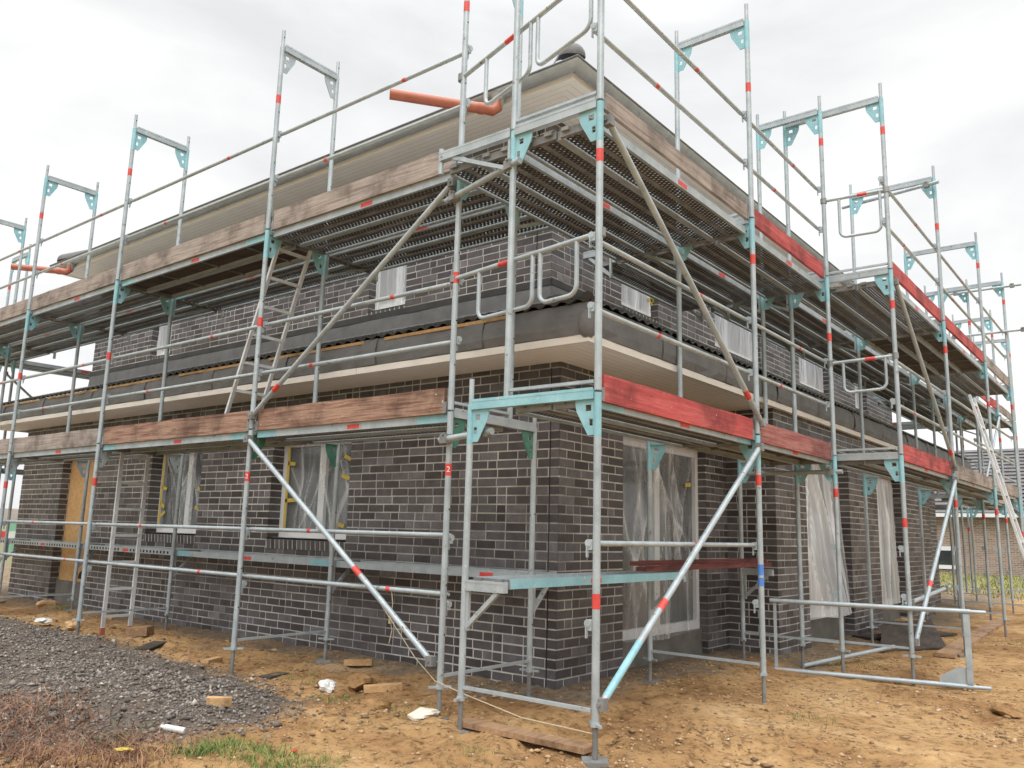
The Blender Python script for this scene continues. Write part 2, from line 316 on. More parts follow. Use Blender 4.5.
# ------------------------------------------------------------------ house
HX, HY, UX, UY = 1.70, 1.49, 2.42, 2.14
YE, XE = 12.95, 16.7            # far ends, ground floor
UYE, UXE = 12.40, 16.0          # far ends, upper floor
HB = (HX, HY, .15)
house = bpy.data.objects.new('brick_house', None); COL.objects.link(house); house.location = HB
tag(house, 'two-storey dark brick house shell with film-covered windows, wrapped in scaffolding', 'house')
def part(mb, name, mats, parent=house): return obj(name, mb.mesh(name, mats, HB), parent)
def W(axis_, plane):            # facade frame: (u, z, d outward) -> world
    if axis_ == 'L': return lambda u, z, d: (plane - d, u, z)
    return lambda u, z, d: (u, plane - d, z)
CH = .0833
def bricks(mb, F, u0, u1, z0, z1, holes=(), seed=0, flip=False):
    r = random.Random(seed)
    k0 = int(math.floor(z0 / CH)); k1 = int(math.ceil(z1 / CH))
    def bx(a, b, za, zb, d0, d1, mi, tone):
        P = [F(a, za, d1), F(b, za, d1), F(b, zb, d1), F(a, zb, d1), F(a, za, d0), F(b, za, d0), F(b, zb, d0), F(a, zb, d0)]
        mb.add(P, [(0, 1, 2, 3), (0, 4, 5, 1), (1, 5, 6, 2), (2, 6, 7, 3), (3, 7, 4, 0)], mi, tone)
    for k in range(k0, k1):
        za, zb = max(z0, k * CH + .0067), min(z1, (k + 1) * CH - .0067)
        if zb - za < .01: continue
        zc = (k * CH + CH / 2); iv = [(u0, u1)]
        for (a, b, c, d) in holes:
            if c < zc < d:
                nv = []
                for (p, q) in iv:
                    if b <= p or a >= q: nv.append((p, q)); continue
                    if a > p: nv.append((p, a))
                    if b < q: nv.append((b, q))
                iv = nv
        for (p, q) in iv:
            u = p; first = True
            while u < q - .02:
                l = (.24 if k % 2 else .115) if first else (.24 if r.random() < .74 else .115)
                first = False; e = min(u + l, q)
                if q - e < .06: e = q
                t = min(1, max(.02, r.betavariate(2.0, 2.3) + (.12 if r.random() < .06 else 0)))
                jd = r.uniform(-.0018, .0018); ja, jb = r.uniform(-.0022, .0022), r.uniform(-.0022, .0022); jz_ = r.uniform(-.0014, .0014)
                bx(u + (.0 if u == p else .0067 + ja), e - (0 if e >= q else .0067 + jb), za + jz_, zb + jz_, -.012, .0025 + jd, 0, t)
                u = e
    # mortar bed behind, cut round the openings
    zs = sorted({z0, z1, *[h[2] for h in holes if z0 < h[2] < z1], *[h[3] for h in holes if z0 < h[3] < z1]})
    for za, zb in zip(zs, zs[1:]):
        zc = (za + zb) / 2; iv = [(u0, u1)]
        for (a, b, c, d) in holes:
            if c < zc < d: iv = [s for (p, q) in iv for s in (((p, min(q, a)), (max(p, b), q)) if a < q and b > p else ((p, q),)) if s[1] - s[0] > 1e-4]
        for (p, q) in iv: mb.add([F(p, za, 0), F(q, za, 0), F(q, zb, 0), F(p, zb, 0)], [(0, 1, 2, 3)], 1)
def reveal(mb, Fw, ua, ub, za, zb, depth, seed):   # brick-lined sides of an opening
    def side(u, s):
        G = lambda q, z, d: Fw(u + s * (-d), z, -q)
        bricks(mb, G, .004, depth, za, zb, (), seed + (1 if s > 0 else 2))
    side(ua, -1); side(ub, 1)
    mb.add([Fw(ua, zb, 0), Fw(ub, zb, 0), Fw(ub, zb, -depth), Fw(ua, zb, -depth)], [(0, 1, 2, 3)], 1)
    mb.add([Fw(ua, za, 0), Fw(ub, za, 0), Fw(ub, za, -depth), Fw(ua, za, -depth)], [(0, 1, 2, 3)], 1)
def rowlock(Fw, ua, ub, z, depth, par, seed):
    r = random.Random(seed); mb = MB(); u = ua
    while u < ub - .02:
        e = min(u + .083, ub); t = r.uniform(.15, .8)
        a, b = u + .009, e - .009
        P = [Fw(a, z - .13, .012), Fw(b, z - .13, .012), Fw(b, z - .022, .022), Fw(a, z - .022, .022), Fw(a, z - .13, -depth), Fw(b, z - .13, -depth), Fw(b, z, -depth), Fw(a, z, -depth)]
        mb.add(P, [(0, 1, 2, 3), (0, 4, 5, 1), (1, 5, 6, 2), (2, 6, 7, 3), (3, 7, 4, 0)], 0, t); u = e
    P = [Fw(ua, z - .128, .0105), Fw(ub, z - .128, .0105), Fw(ub, z - .0225, .0195), Fw(ua, z - .0225, .0195), Fw(ua, z - .128, -depth), Fw(ub, z - .128, -depth), Fw(ub, z - .002, -depth), Fw(ua, z - .002, -depth)]
    mb.add(P, [(0, 1, 2, 3), (0, 4, 5, 1), (1, 5, 6, 2), (2, 6, 7, 3), (3, 7, 4, 0)], 1)
    return part(mb, 'brick_sill', ['brick', 'mortar'], par)
FL, FR, FB = W('L', HX), W('R', HY), W('R', .88)
FUL, FUR = W('L', UX), W('R', UY)
# openings: (u0,u1,z0,z1)
WA, WB, DO = (4.32, 5.75, 1.36, 2.52), (7.30, 8.60, 1.36, 2.54), (10.32, 11.42, .12, 2.50)
W1, W2, W3 = (2.81, 4.70, .05, 2.54), (6.33, 8.15, .05, 2.56), (9.60, 11.15, .05, 2.56)
UA, UB = (4.33, 5.00, 4.20, 5.40), (9.75, 10.37, 4.20, 5.40)
U1, U2, U3, U4 = (3.85, 4.76, 4.20, 5.40), (6.44, 8.12, 4.20, 5.40), (9.88, 11.5, 4.20, 5.40), (13.15, 13.98, 4.20, 5.40)
RD = .16
SILLED = lambda o: (o[0], o[1], o[2] - .13, o[3])
mb = MB()
bricks(mb, FL, HY + .002, YE, .02, 3.05, [SILLED(WA), SILLED(WB), DO], 1)
for i, o in enumerate((WA, WB, DO)): reveal(mb, FL, *o, RD if o is not DO else .2, 20 + i)
bricks(mb, FR, HX + .002, 5.28, .02, 3.05, [W1], 2); reveal(mb, FR, *W1, .13, 30)
bricks(mb, W('L', 5.28), .88 + .002, HY, .02, 3.05, (), 3)
bricks(mb, FB, 5.28 + .002, 13.2, .02, 3.05, [W2, W3], 4)
for i, o in enumerate((W2, W3)): reveal(mb, FB, *o, RD, 40 + i)
bricks(mb, FR, 13.2, XE, .02, 3.05, (), 5)
mb.add([(HX, YE, .02), (XE, YE, .02), (XE, YE, 3.05), (HX, YE, 3.05)], [(0, 3, 2, 1)], 0, .4)
mb.add([(XE, HY, .02), (XE, YE, .02), (XE, YE, 3.05), (XE, HY, 3.05)], [(0, 1, 2, 3)], 0, .4)
mb.add([(13.2, .88, .02), (13.2, HY, .02), (13.2, HY, 3.05), (13.2, .88, 3.05)], [(0, 1, 2, 3)], 0, .4)
part(mb, 'ground_floor_wall', ['brick', 'mortar'])
mb = MB()
bricks(mb, FUL, UY + .002, UYE, 4.05, 5.99, [SILLED(UA), SILLED(UB)], 6)
for i, o in enumerate((UA, UB)): reveal(mb, FUL, *o, RD - .04, 50 + i)
bricks(mb, FUR, UX + .002, UXE, 4.05, 5.99, [SILLED(o) for o in (U1, U2, U3, U4)], 7)
for i, o in enumerate((U1, U2, U3, U4)): reveal(mb, FUR, *o, RD - .03, 60 + i)
mb.add([(UX, UYE, 3.5), (UXE, UYE, 3.5), (UXE, UYE, 5.99), (UX, UYE, 5.99)], [(0, 3, 2, 1)], 0, .4)
mb.add([(UXE, UY, 3.5), (UXE, UYE, 3.5), (UXE, UYE, 5.99), (UXE, UY, 5.99)], [(0, 1, 2, 3)], 0, .4)
part(mb, 'upper_wall', ['brick', 'mortar'])
for c_ in (((HX - .0065, 1.585, .1), (HX + .002, 1.592, 3.0)), ((UX - .0065, 2.33, 4.13), (UX + .002, 2.337, 5.9))): mb = MB(); mb.box(*c_); part(mb, 'movement_joint', ['black'])
# smeared mortar / cement band along the wall foot
for F, a, b in ((FL, HY - .006, 10.3), (FL, 11.44, YE), (FR, HX - .006, 2.8), (FB, 5.27, 6.3), (FB, 8.2, 9.58), (FB, 11.2, 13.2)):
    mb = MB(); us = np.arange(a, b + .1, .1); us[-1] = b
    rr = random.Random(int(a * 100)); hs = [.165 + rr.uniform(-.025, .03) for _ in us]
    mb.grid(lambda i, v: F(us[int(i)], hs[int(i)] if v else .0, .007 if v else .016), range(len(us)), [0, 1], 0)
    part(mb, 'cement_foot', ['concrete'])

# windows
def film_mesh(Fw, u0, u1, z0, z1, d, amp, seed, nfold, bulge=0., ragged=.0, slant=.35):
    r = random.Random(seed); folds = []
    for _ in range(nfold):
        c = r.uniform(0, 1); sl = r.gauss(0, slant); w = r.uniform(.012, .05); a = r.uniform(.4, 1.) * amp * r.choice((1, 1, -.7))
        folds.append((c, sl, w, a, r.uniform(0, 1), r.uniform(.3, 1.)))
    nu, nv = 64, 84; fu = np.linspace(0, 1, nu); fv = np.linspace(0, 1, nv)
    A, B = np.meshgrid(fu, fv, indexing='ij'); D = d + bulge * np.sin(math.pi * np.minimum(1, A * .95)) * (1 - B) ** 1.3; T = np.zeros_like(A)
    for c, sl, w, am, vc, vl in folds:
        x = A - c - sl * (B - .5) - .03 * np.sin(B * 7 + c * 9); env = np.exp(-((B - vc) / vl) ** 2)
        D = D + am * env * np.exp(-np.abs(x) / w); T = T + .8 * env * np.exp(-np.abs(x) / (w * .35)) * abs(am) / amp
    m = MB(); idx = lambda i, j: i * nv + j
    vs = [Fw(u0 + (u1 - u0) * fu[i], (z0 + ragged * (math.sin(fu[i] * 9 + seed) * .6 + math.sin(fu[i] * 23 + seed * 2) * .4)) * (1 - fv[j]) + z1 * fv[j], D[i, j]) for i in range(nu) for j in range(nv)]
    m.add(vs, [(idx(i, j), idx(i + 1, j), idx(i + 1, j + 1), idx(i, j + 1)) for i in range(nu - 1) for j in range(nv - 1)], 0, .001, True)
    m.t = [float(min(1., .001 + T[i, j])) for i in range(nu - 1) for j in range(nv - 1)]
    return m
def window(Fw, o, rd, mull=(.5,), seed=0, film='film', filmbox=None, tapes=(), sill=True, bottom=None, bulge=0., fold=14, amp=.03, label=None):
    u0, u1, z0, z1 = o; zb = bottom if bottom else z0
    m = MB(); t = .075; d0, d1 = -rd, -rd - .07
    def bx(a, b, c, d): 
        P = [Fw(a, c, d1), Fw(b, d, d0)]; m.box(P[0], P[1])
    bx(u0 + .002, u0 + t, zb + .002, z1 - .002); bx(u1 - t, u1 - .002, zb + .002, z1 - .002); bx(u0 + t, u1 - t, z1 - t - (0 if sill else .05), z1 - .002); bx(u0 + t, u1 - t, zb + .002, zb + .1)
    for f in mull:
        uc = u0 + (u1 - u0) * f; bx(uc - .055, uc + .055, zb + .1, z1 - t)
    w = part(m, 'window', ['pvc'])
    if label: w['label'] = label
    m = MB(); m.box(Fw(u0 + .01, zb + .01, -rd - .05), Fw(u1 - .01, z1 - .01, -rd - .045)); part(m, 'pane', ['glass'], w)
    fb = filmbox or (u0 + .03, u1 - .03, zb + .03, z1 - .03)
    f = film_mesh(Fw, fb[0], fb[1], fb[2], fb[3], -rd + .012, amp, seed, fold, bulge, .012, .35 if film == 'film' else .1); part(f, 'plastic_film', [film], w)
    if tapes:
        rr = random.Random(seed + 5)
        for (u, z, l, ang) in tapes:
            tm = MB(); cx, sx = math.cos(ang), math.sin(ang); vs = []
            for (a, b) in ((-l, -.022), (l, -.022), (l, .022), (-l, .022)): vs.append(Fw(u + a * cx - b * sx, z + a * sx + b * cx, -rd + .05))
            for (a, b) in ((-l, -.022), (l, -.022), (l, .022), (-l, .022)): vs.append(Fw(u + a * cx - b * sx, z + a * sx + b * cx, -rd + .047))
            tm.add(vs, [(0, 1, 2, 3), (7, 6, 5, 4), (0, 4, 5, 1), (1, 5, 6, 2), (2, 6, 7, 3), (3, 7, 4, 0)]); part(tm, 'tape_strip', ['yellow'], w)
    if sill: rowlock(Fw, u0, u1, z0, rd - .002, w, seed)
    elif bottom:
        pm = MB(); pm.box(Fw(u0 + .002, .0, -rd + .03), Fw(u1 - .002, bottom - .001, -rd - .06)); part(pm, 'cement_plinth', ['concrete'], w)
    return w
V = math.pi / 2
window(FL, WA, RD, (.47,), 11, filmbox=(4.45, 5.60, 1.45, 2.50), tapes=((5.585, 1.95, .50, V), (5.52, 2.24, .07, .1), (5.50, 1.80, .1, -.05), (4.50, 2.28, .06, .4), (4.52, 2.06, .07, .3), (4.55, 1.52, .05, .2)))
window(FL, WB, RD, (.42,), 12, filmbox=(7.42, 8.50, 1.45, 2.50), tapes=((8.47, 1.96, .5, V), (8.40, 1.98, .07, .2), (8.41, 1.74, .06, .6), (8.38, 1.62, .06, -.5), (7.5, 1.95, .05, .4), (7.52, 1.7, .05, .2)))
window(FR, W1, .10, (.47,), 13, sill=False, bottom=.46, fold=20, amp=.04, filmbox=(2.83, 4.62, .44, 2.46), bulge=.05, tapes=((4.34, 2.08, .07, .1), (4.52, 1.33, .05, 1.2)))
window(FB, W2, RD, (.40,), 14, film='filmmilky', sill=False, bottom=.46, fold=26, amp=.05, bulge=.30, filmbox=(6.35, 8.20, .52, 2.5))
window(FB, W3, RD, (.42,), 15, film='filmmilky', sill=False, bottom=.46, fold=22, amp=.04, bulge=.08)
window(FUL, UA, RD - .05, (.36,), 16, film='filmmilky', fold=12)
window(FUL, UB, RD - .05, (.5,), 17, film='filmmilky', fold=10)
window(FUR, U1, RD - .05, (.62,), 18, film='filmmilky', tapes=((4.70, 4.46, .09, .1), (4.70, 4.46, .07, V)), fold=12)
window(FUR, U2, RD - .05, (.38,), 19, film='filmmilky', fold=16)
window(FUR, U3, RD - .05, (.4,), 20, film='filmmilky', fold=14)
window(FUR, U4, RD - .05, (.5,), 21, film='filmmilky', fold=10)
# boarded door
m = MB(); F = FL
m.box(F(DO[0] + .003, .55, -.13), F(DO[1] - .003, 2.49, -.16)); dp = part(m, 'door_board', ['osb']); dp['label'] = 'plain osb board closing the doorway'
m = MB(); m.box(F(DO[0] + .003, .0, -.10), F(DO[1] - .003, .548, -.18)); part(m, 'threshold', ['concrete'], dp)
m = MB(); c = [(10.55 + .2 * math.cos(a), .60 + .14 * math.sin(a)) for a in np.linspace(0, math.pi, 14)]
m.prism(c, lambda a, b: F(a, b, -.129), lambda a, b: F(a, b, -.126)); part(m, 'cut_hole', ['black'], dp)
# lower eave: soffit, fascia, membrane, tiles
EX, EY, EZ = 1.10, .80, 3.05
EYE, EXE = YE + .6, XE + .6
def lstrip(mb, prof, mi=0, seg=.5, wob=0., seed=0, jx=0.):
    """profile (d outward from eave line, z) swept along left eave, round the corner and along right eave"""
    r = random.Random(seed)
    pts = [(0, y) for y in np.arange(EYE, EY, -seg)] + [(1, None)] + [(2, x) for x in np.arange(EX + seg, EXE, seg)]
    cols = []
    for k, v in pts:
        col = []
        for i, (d, z) in enumerate(prof):
            dz = r.uniform(-wob, wob) if 0 < i < len(prof) - 1 else 0; d2 = d + r.uniform(-wob, wob)
            if k == 0: col.append((EX - d2, v, z + dz))
            elif k == 1: col.append((EX - d2, EY - d2, z + dz))
            else: col.append((v, EY - d2, z + dz))
        cols.append(col)
    mb.grid(lambda i, j: cols[int(i)][int(j)], range(len(cols)), range(len(prof)), mi, smooth=False)
mb = MB()   # soffit boards with open joints
nb = 8; wl = (HX - EX) / nb; wr = (HY - EY) / nb
for i in range(nb):
    a, b = EX + i * wl + .0015, EX + (i + 1) * wl - .0015; c, d = EY + i * wr + .0015, EY + (i + 1) * wr - .0015
    mb.add([(a, c, EZ), (b, d, EZ), (b, EYE, EZ), (a, EYE, EZ)], [(0, 1, 2, 3)], 0)
    mb.add([(a, c, EZ), (b, d, EZ), (EXE, d, EZ), (EXE, c, EZ)], [(0, 1, 2, 3)], 0)
mb.add([(EX, EY, EZ + .006), (HX + .1, HY + .1, EZ + .006), (HX + .1, EYE, EZ + .006), (EX, EYE, EZ + .006)], [(0, 1, 2, 3)], 1)
mb.add([(EX, EY, EZ + .006), (HX + .1, HY + .1, EZ + .006), (EXE, HY + .1, EZ + .006), (EXE, EY, EZ + .006)], [(0, 1, 2, 3)], 1)
mb.add([(EX, EYE, EZ), (HX + .4, EYE, EZ), (HX + .4, EYE, 3.5), (EX, EYE, 3.3)], [(0, 1, 2, 3)], 0)
part(mb, 'eave_soffit', ['soffit', 'joint'])
mb = MB(); lstrip(mb, [(-.02, 3.052), (-.02, 3.035), (.012, 3.035), (.012, 3.098), (-.02, 3.098)]); part(mb, 'eave_fascia', ['cream'])
mb = MB(); lstrip(mb, [(-.01, 3.094), (.018, 3.105), (.034, 3.17), (.030, 3.27), (.0, 3.372)], wob=.009, seg=.22, seed=3)
for i in range(1, 5):     # loose fold of membrane hanging at the corner
    pass
us = np.linspace(0, 2 * math.pi, 14); vs_ = np.linspace(0, math.pi, 9)
mb.grid(lambda u, v: (EX + .012 + .085 * math.sin(v) * math.cos(u), EY + .012 + .085 * math.sin(v) * math.sin(u), 3.19 + .13 * math.cos(v)), us, vs_, 0)
part(mb, 'roof_membrane', ['membrane'])
for k_, a_ in enumerate((1.9, 3.3, 4.75, 6.2, 7.8, 9.3, 10.9, 12.4)):
    mb = MB(); pr_ = [(.0005, 3.10), (.024, 3.108), (.040, 3.17), (.036, 3.27), (.006, 3.374)]
    mb.grid(lambda u, j: (EX - pr_[int(j)][0] - .005, a_ + u * (.16 + .02 * j), pr_[int(j)][1]), (0, 1), range(5), 0, False); part(mb, 'membrane_lap', ['membrane'])
    mb = MB(); mb.grid(lambda u, j: (a_ + .4 + u * (.16 + .02 * j), EY - pr_[int(j)][0] - .005, pr_[int(j)][1]), (0, 1), range(5), 0, False); part(mb, 'membrane_lap', ['membrane'])
    if k_ % 2: mb = MB(); mb.box((EX - .0135, a_ + .3, 3.036), (EX - .0125, a_ + .304, 3.097)); part(mb, 'fascia_joint', ['joint']); mb = MB(); mb.box((a_ + .9, EY - .0135, 3.036), (a_ + .904, EY - .0125, 3.097)); part(mb, 'fascia_joint', ['joint'])
for a in np.arange(1.6, EYE, 1.9): mb = MB(); mb.box((EX - .022, a, 3.338), (EX + .015, min(a + 1.6, EYE), 3.368)); part(mb, 'eave_batten', ['wood_light'])
# tiles: wavy courses
TZ0, TZ1 = 3.372, 3.85
def tiles(side):
    m = MB(); rows = 4; run = (UX - EX) if side == 'L' else (UY - EY)
    e0, e1 = (EY, EYE) if side == 'L' else (EX, EXE)
    for k in range(rows):
        f0, f1 = k / rows, (k + 1) / rows + .03
        st = e0 + (run * f0 if True else 0)
        us = np.arange(st + .0, e1, .0375)
        def fn(u, f):
            d = run * (f0 + (f1 - f0) * f); wv = .016 * math.cos(2 * math.pi * u / .15)
            z = TZ0 + (TZ1 - TZ0) * (f0 + (f1 - f0) * f) + wv + .028 * (1 - f)
            uu = max(u, e0 + d * .98)
            return (EX + d - .03, uu, z) if side == 'L' else (uu, EY + d - .03, z)
        m.grid(fn, us, [0, .5, 1]); 
        def lip(u, f):
            x = fn(u, 0); wv = .0
            return (x[0] + .004 * f, x[1] + (.004 * f if side == 'R' else 0), x[2] - .016 * f)
        m.grid(lip, us, [0, 1])
    # dark backing just under the first course
    if side == 'L': m.add([(EX, EY + .1, TZ0 - .05), (EX, EYE, TZ0 - .05), (UX, EYE, TZ1 - .06), (UX, UY, TZ1 - .06)], [(0, 1, 2, 3)], 1)
    else: m.add([(EX + .1, EY, TZ0 - .05), (EXE, EY, TZ0 - .05), (EXE, UY, TZ1 - .06), (UX, UY, TZ1 - .06)], [(0, 1, 2, 3)], 1)
    return m
for sd in 'LR': part(tiles(sd), 'pent_roof', ['tile', 'flashdark'])
mb = MB(); mb.tube([(EX + .02, EY + .02, 3.41), (UX, UY, 3.90)], .055, 0); part(mb, 'hip_tile', ['tile'])
# flashing at the foot of the upper wall
mb = MB(); rr = random.Random(9)
for (F, a, b) in ((FUL, UY - .03, UYE + .02), (FUR, UX - .03, UXE)):
    us = np.arange(a, b, .4); us[-1] = b; wv = [rr.uniform(-.008, .008) for _ in us]
    pr = [(.012, 4.135), (.014, 4.08), (.022, 4.0), (.03, 3.9), (.06, 3.84), (.12, 3.81)]
    mb.grid(lambda i, j: F(us[int(i)], pr[int(j)][1] + (wv[int(i)] if j else 0), pr[int(j)][0] + abs(wv[int(i)])), range(len(us)), range(6), 0, False)
part(mb, 'wall_flashing', ['flash'])
mb = MB()
for (F, a, b) in ((FUL, UY - .035, UYE + .03), (FUR, UX - .035, UXE)): mb.box(F(a, 4.07, .018), F(b, 4.145, .024))
part(mb, 'flashing_strip', ['flashdark'])
# upper eave, gutter and hipped roof
GX, GY, GZ = 1.88, 1.53, 5.98
GYE, GXE = UYE + .55, UXE + .55
mb = MB(); nb = 7; wl = (UX - GX) / nb; wr = (UY - GY) / nb
for i in range(nb):
    a, b = GX + i * wl + .0015, GX + (i + 1) * wl - .0015; c, d = GY + i * wr + .0015, GY + (i + 1) * wr - .0015
    mb.add([(a, c, GZ), (b, d, GZ), (b, GYE, GZ), (a, GYE, GZ)], [(0, 1, 2, 3)], 0); mb.add([(a, c, GZ), (b, d, GZ), (GXE, d, GZ), (GXE, c, GZ)], [(0, 1, 2, 3)], 0)
mb.add([(GX, GY, GZ + .006), (GXE, GY, GZ + .006), (GXE, GYE, GZ + .006), (GX, GYE, GZ + .006)], [(0, 1, 2, 3)], 1)
part(mb, 'upper_soffit', ['soffit', 'joint'])
mb = MB(); mb.box((GX - .02, GY - .02, GZ - .015), (GX, GYE, GZ + .10)); mb.box((GX, GY - .02, GZ - .015), (GXE, GY, GZ + .10)); mb.box((GX, GYE, GZ - .015), (GXE, GYE + .02, GZ + .10)); mb.box((GXE, GY, GZ - .015), (GXE + .02, GYE, GZ + .10))
part(mb, 'upper_fascia', ['soffit'])
mb = MB(); gr = .080; ang = np.linspace(math.pi, 2 * math.pi, 13)
gx, gy, gz = GX - .02 - gr - .004, GY - .02 - gr - .004, GZ + .088
cols = [[(gx + gr * math.cos(a), GYE, gz + gr * math.sin(a)) for a in ang], [(gx + gr * math.cos(a), gy + gr * math.cos(a), gz + gr * math.sin(a)) for a in ang], [(GXE, gy + gr * math.cos(a), gz + gr * math.sin(a)) for a in ang]]
mb.grid(lambda i, j: cols[int(i)][int(j)], range(3), range(13), 0)
mb.add([cols[0][i] for i in range(13)], [tuple(range(13))], 0)
for y in np.arange(gy + 1.1, GYE, 2.6): mb.tube([(gx + (gr + .003) * math.cos(a), y, gz + (gr + .003) * math.sin(a)) for a in ang], .006, 0, 6)
for x in np.arange(gx + .55, GXE, .62): mb.tube([(x, gy + (gr + .003) * math.cos(a), gz + (gr + .003) * math.sin(a)) for a in ang], .005, 0, 6)
part(mb, 'gutter', ['zinc'])
mb = MB(); mb.tube([(gx - gr, GYE, gz + .004), (gx - gr, gy - gr, gz + .004), (GXE, gy - gr, gz + .004)], .013, 0, 8); part(mb, 'gutter_bead', ['flash'])
mb = MB(); e = .06; rx0, ry0, rx1, ry1 = GX - e, GY - e, GXE + e, GYE + e; rz = GZ + .11; hw = (ry1 - ry0) / 2; top = rz + hw * math.tan(R(22))
mb.add([(rx0, ry0, rz), (rx1, ry0, rz), (rx1, ry1, rz), (rx0, ry1, rz), (rx0 + hw, ry0 + hw, top), (rx1 - hw, ry0 + hw, top)], [(0, 1, 5, 4), (1, 2, 5), (2, 3, 4, 5), (3, 0, 4), (0, 3, 2, 1)])
part(mb, 'main_roof', ['tile'])
def halfdome(m, c, r, dirx, diry, ln):
    us = np.linspace(0, math.pi, 13); d = Vector((dirx, diry, math.tan(R(16)))).normalized(); sd = Vector((-diry, dirx, 0)).normalized(); up = sd.cross(d) * -1
    if up.z < 0: up = -up
    c = Vector(c)
    def fn(t, a):
        k = 1 if t >= 0 else math.sqrt(max(0, 1 - t * t)); p = c + d * (t * (ln if t > 0 else r))
        return tuple(p + sd * (r * k * math.cos(a)) + up * (r * k * math.sin(a)))
    m.grid(fn, [-1, -.95, -.8, -.55, -.25, 0, 1], us)
for c_ in (((1.90, 1.55, 6.23), .135, .707, .707, .6), ((1.90, GYE - .10, 6.20), .13, .707, -.707, .5)): mb = MB(); halfdome(mb, *c_); part(mb, 'hip_end_tile', ['flash'])
for (y0, dx, dy, ln, lab) in ((2.40, -.655, .527, 1.12, 'near orange drain pipe sticking out over the eave'), (12.25, -.655, .60, .95, 'far orange drain pipe sticking out over the eave')):
    d = Vector((dx, dy, 0)).normalized(); e = Vector((gx - .02, y0, 5.85)); q = e + d * ln + Vector((0, 0, .02))
    m = MB(); m.tube([e + Vector((0, 0, .12)), e + Vector((0, 0, .03)), e + d * .05 + Vector((0, 0, -.008)), e + d * .12, q], [.052, .056, .058, .056, .055], 0, 16, caps=False)
    m.tube([q, q - d * .03], [.056, .056], 0, 16, False); m.tube([q - d * .001, q - d * .0015], [.055, .045], 0, 16, False); m.tube([q - d * .0015, q - d * .4], [.045, .045], 1, 16, True)
    m.tube([e + d * .14, e + d * .2], .062, 0, 16)
    o = part(m, 'drain_pipe', ['orange', 'black']); o['label'] = lab
    m = MB(); m.tube([(gx, y0, gz - .04), (gx, y0, gz - .1), (gx - .01, y0, gz - .2)], [.09, .06, .048], 0, 14, False); part(m, 'gutter_outlet', ['zinc'])

# ------------------------------------------------------------------ scaffold kit
Z0, Z1, Z2, Z3 = .40, 2.40, 4.40, 6.40
PR = .0242
def gusset(m, x0, s, mi):
    def edge(z): return .145 if z > -.07 else .145 - (.095) * ((-.07 - z) / .17)
    def band(a0, a1, za, zb):
        f = lambda y: (lambda a, b: (x0 + s * a, y, 1.955 + b))
        poly = [(a0, za), (a1 if a1 else edge(za), za), (a1 if a1 else edge(zb), zb), (a0, zb)]
        m.prism(poly, f(-.004), f(.004), mi)
    band(0, None, 0, -.045); band(0, .025, -.045, -.085); band(.068, None, -.045, -.085); band(0, None, -.085, -.135)
    band(0, .012, -.135, -.18); band(.04, None, -.135, -.18); band(0, None, -.18, -.24)
def post_mesh(style, bz):
    def f():
        m = MB(); tp = 1.985
        if style in ('t', 'T'):
            m.tube([(0, 0, 0), (0, 0, 1.70)], PR, 0); m.tube([(0, 0, 1.70), (0, 0, tp)], PR + .0003, 2)
        else: m.tube([(0, 0, 0), (0, 0, tp)], PR, 0)
        if bz: m.tube([(0, 0, bz), (0, 0, bz + .09)], PR + .0012, 1)
        for z in (.35, .7, 1.25): m.tube([(0, -PR - .001, z), (0, -PR + .004, z)], .007, 3, 8)
        return m.mesh('post', ['galv', 'red', 'teal', 'black'])
    return cached(('post', style, bz), f)
def frame(x, y, z, w, rz, label, group, style='t', band=1.55, spig=True, catches=True, top=False, cat='scaffold frame'):
    """style g: galvanised transom, t: turquoise gussets, T: turquoise transom too, G: green gussets"""
    root = bpy.data.objects.new('scaffold_frame', None); COL.objects.link(root); root.location = (x, y, z); root.rotation_euler = (0, 0, rz)
    tag(root, label, cat, group)
    pm = post_mesh(style, band)
    obj('post', pm, root); obj('post', post_mesh(style, 0), root, (w, 0, 0))
    gm = {'t': 'teal', 'T': 'teal', 'G': 'green', 'g': 'galv'}[style]
    def tr():
        m = MB(); m.box((PR - .004, -.024, 1.945), (w - PR + .004, .024, 2.0)); m.box((PR, -.026, 1.998), (w - PR, -.018, 2.018)); m.box((PR, .018, 1.998), (w - PR, .026, 2.018)); return m.mesh('transom', ['teal' if style == 'T' else 'galv'])
    obj('transom', cached(('tr', w, style == 'T'), tr), root)
    def bt():
        m = MB(); m.bar((PR, 0, .06), (w - PR, 0, .06), .03, .02); return m.mesh('base_tie', ['galv'])
    obj('base_tie', cached(('bt', w), bt), root)
    def gs(): m = MB(); gusset(m, 0, 1, 0); return m.mesh('gusset', [gm])
    def gs2(): m = MB(); gusset(m, 0, -1, 0); return m.mesh('gusset', [gm])
    obj('gusset', cached(('gs', gm), gs), root, (PR - .002, 0, 0)); obj('gusset', cached(('gs2', gm), gs2), root, (w - PR + .002, 0, 0))
    if spig:
        def sp(): m = MB(); m.tube([(0, 0, 1.98), (0, 0, 2.17)], .0185, 0); m.tube([(0, -.019, 2.09), (0, .0, 2.09)], .007, 1, 8); return m.mesh('spigot', ['galv', 'black'])
        s = cached('sp', sp)
        if top: obj('spigot', s, root)
        obj('spigot', s, root, (w, 0, 0))
    if catches:
        def ct():
            m = MB(); m.box((PR - .004, -.018, -.03), (.06, .018, .03)); m.tube([(.05, -.022, .012), (.05, .022, .012)], .024, 0, 10); m.bar((.055, .02, .0), (.055, .02, -.075), .022, .008); return m.mesh('rail_catch', ['galv'])
        c = cached('ct', ct); obj('rail_catch', c, root, (0, 0, .55)); obj('rail_catch', c, root, (0, 0, 1.03))
    return root
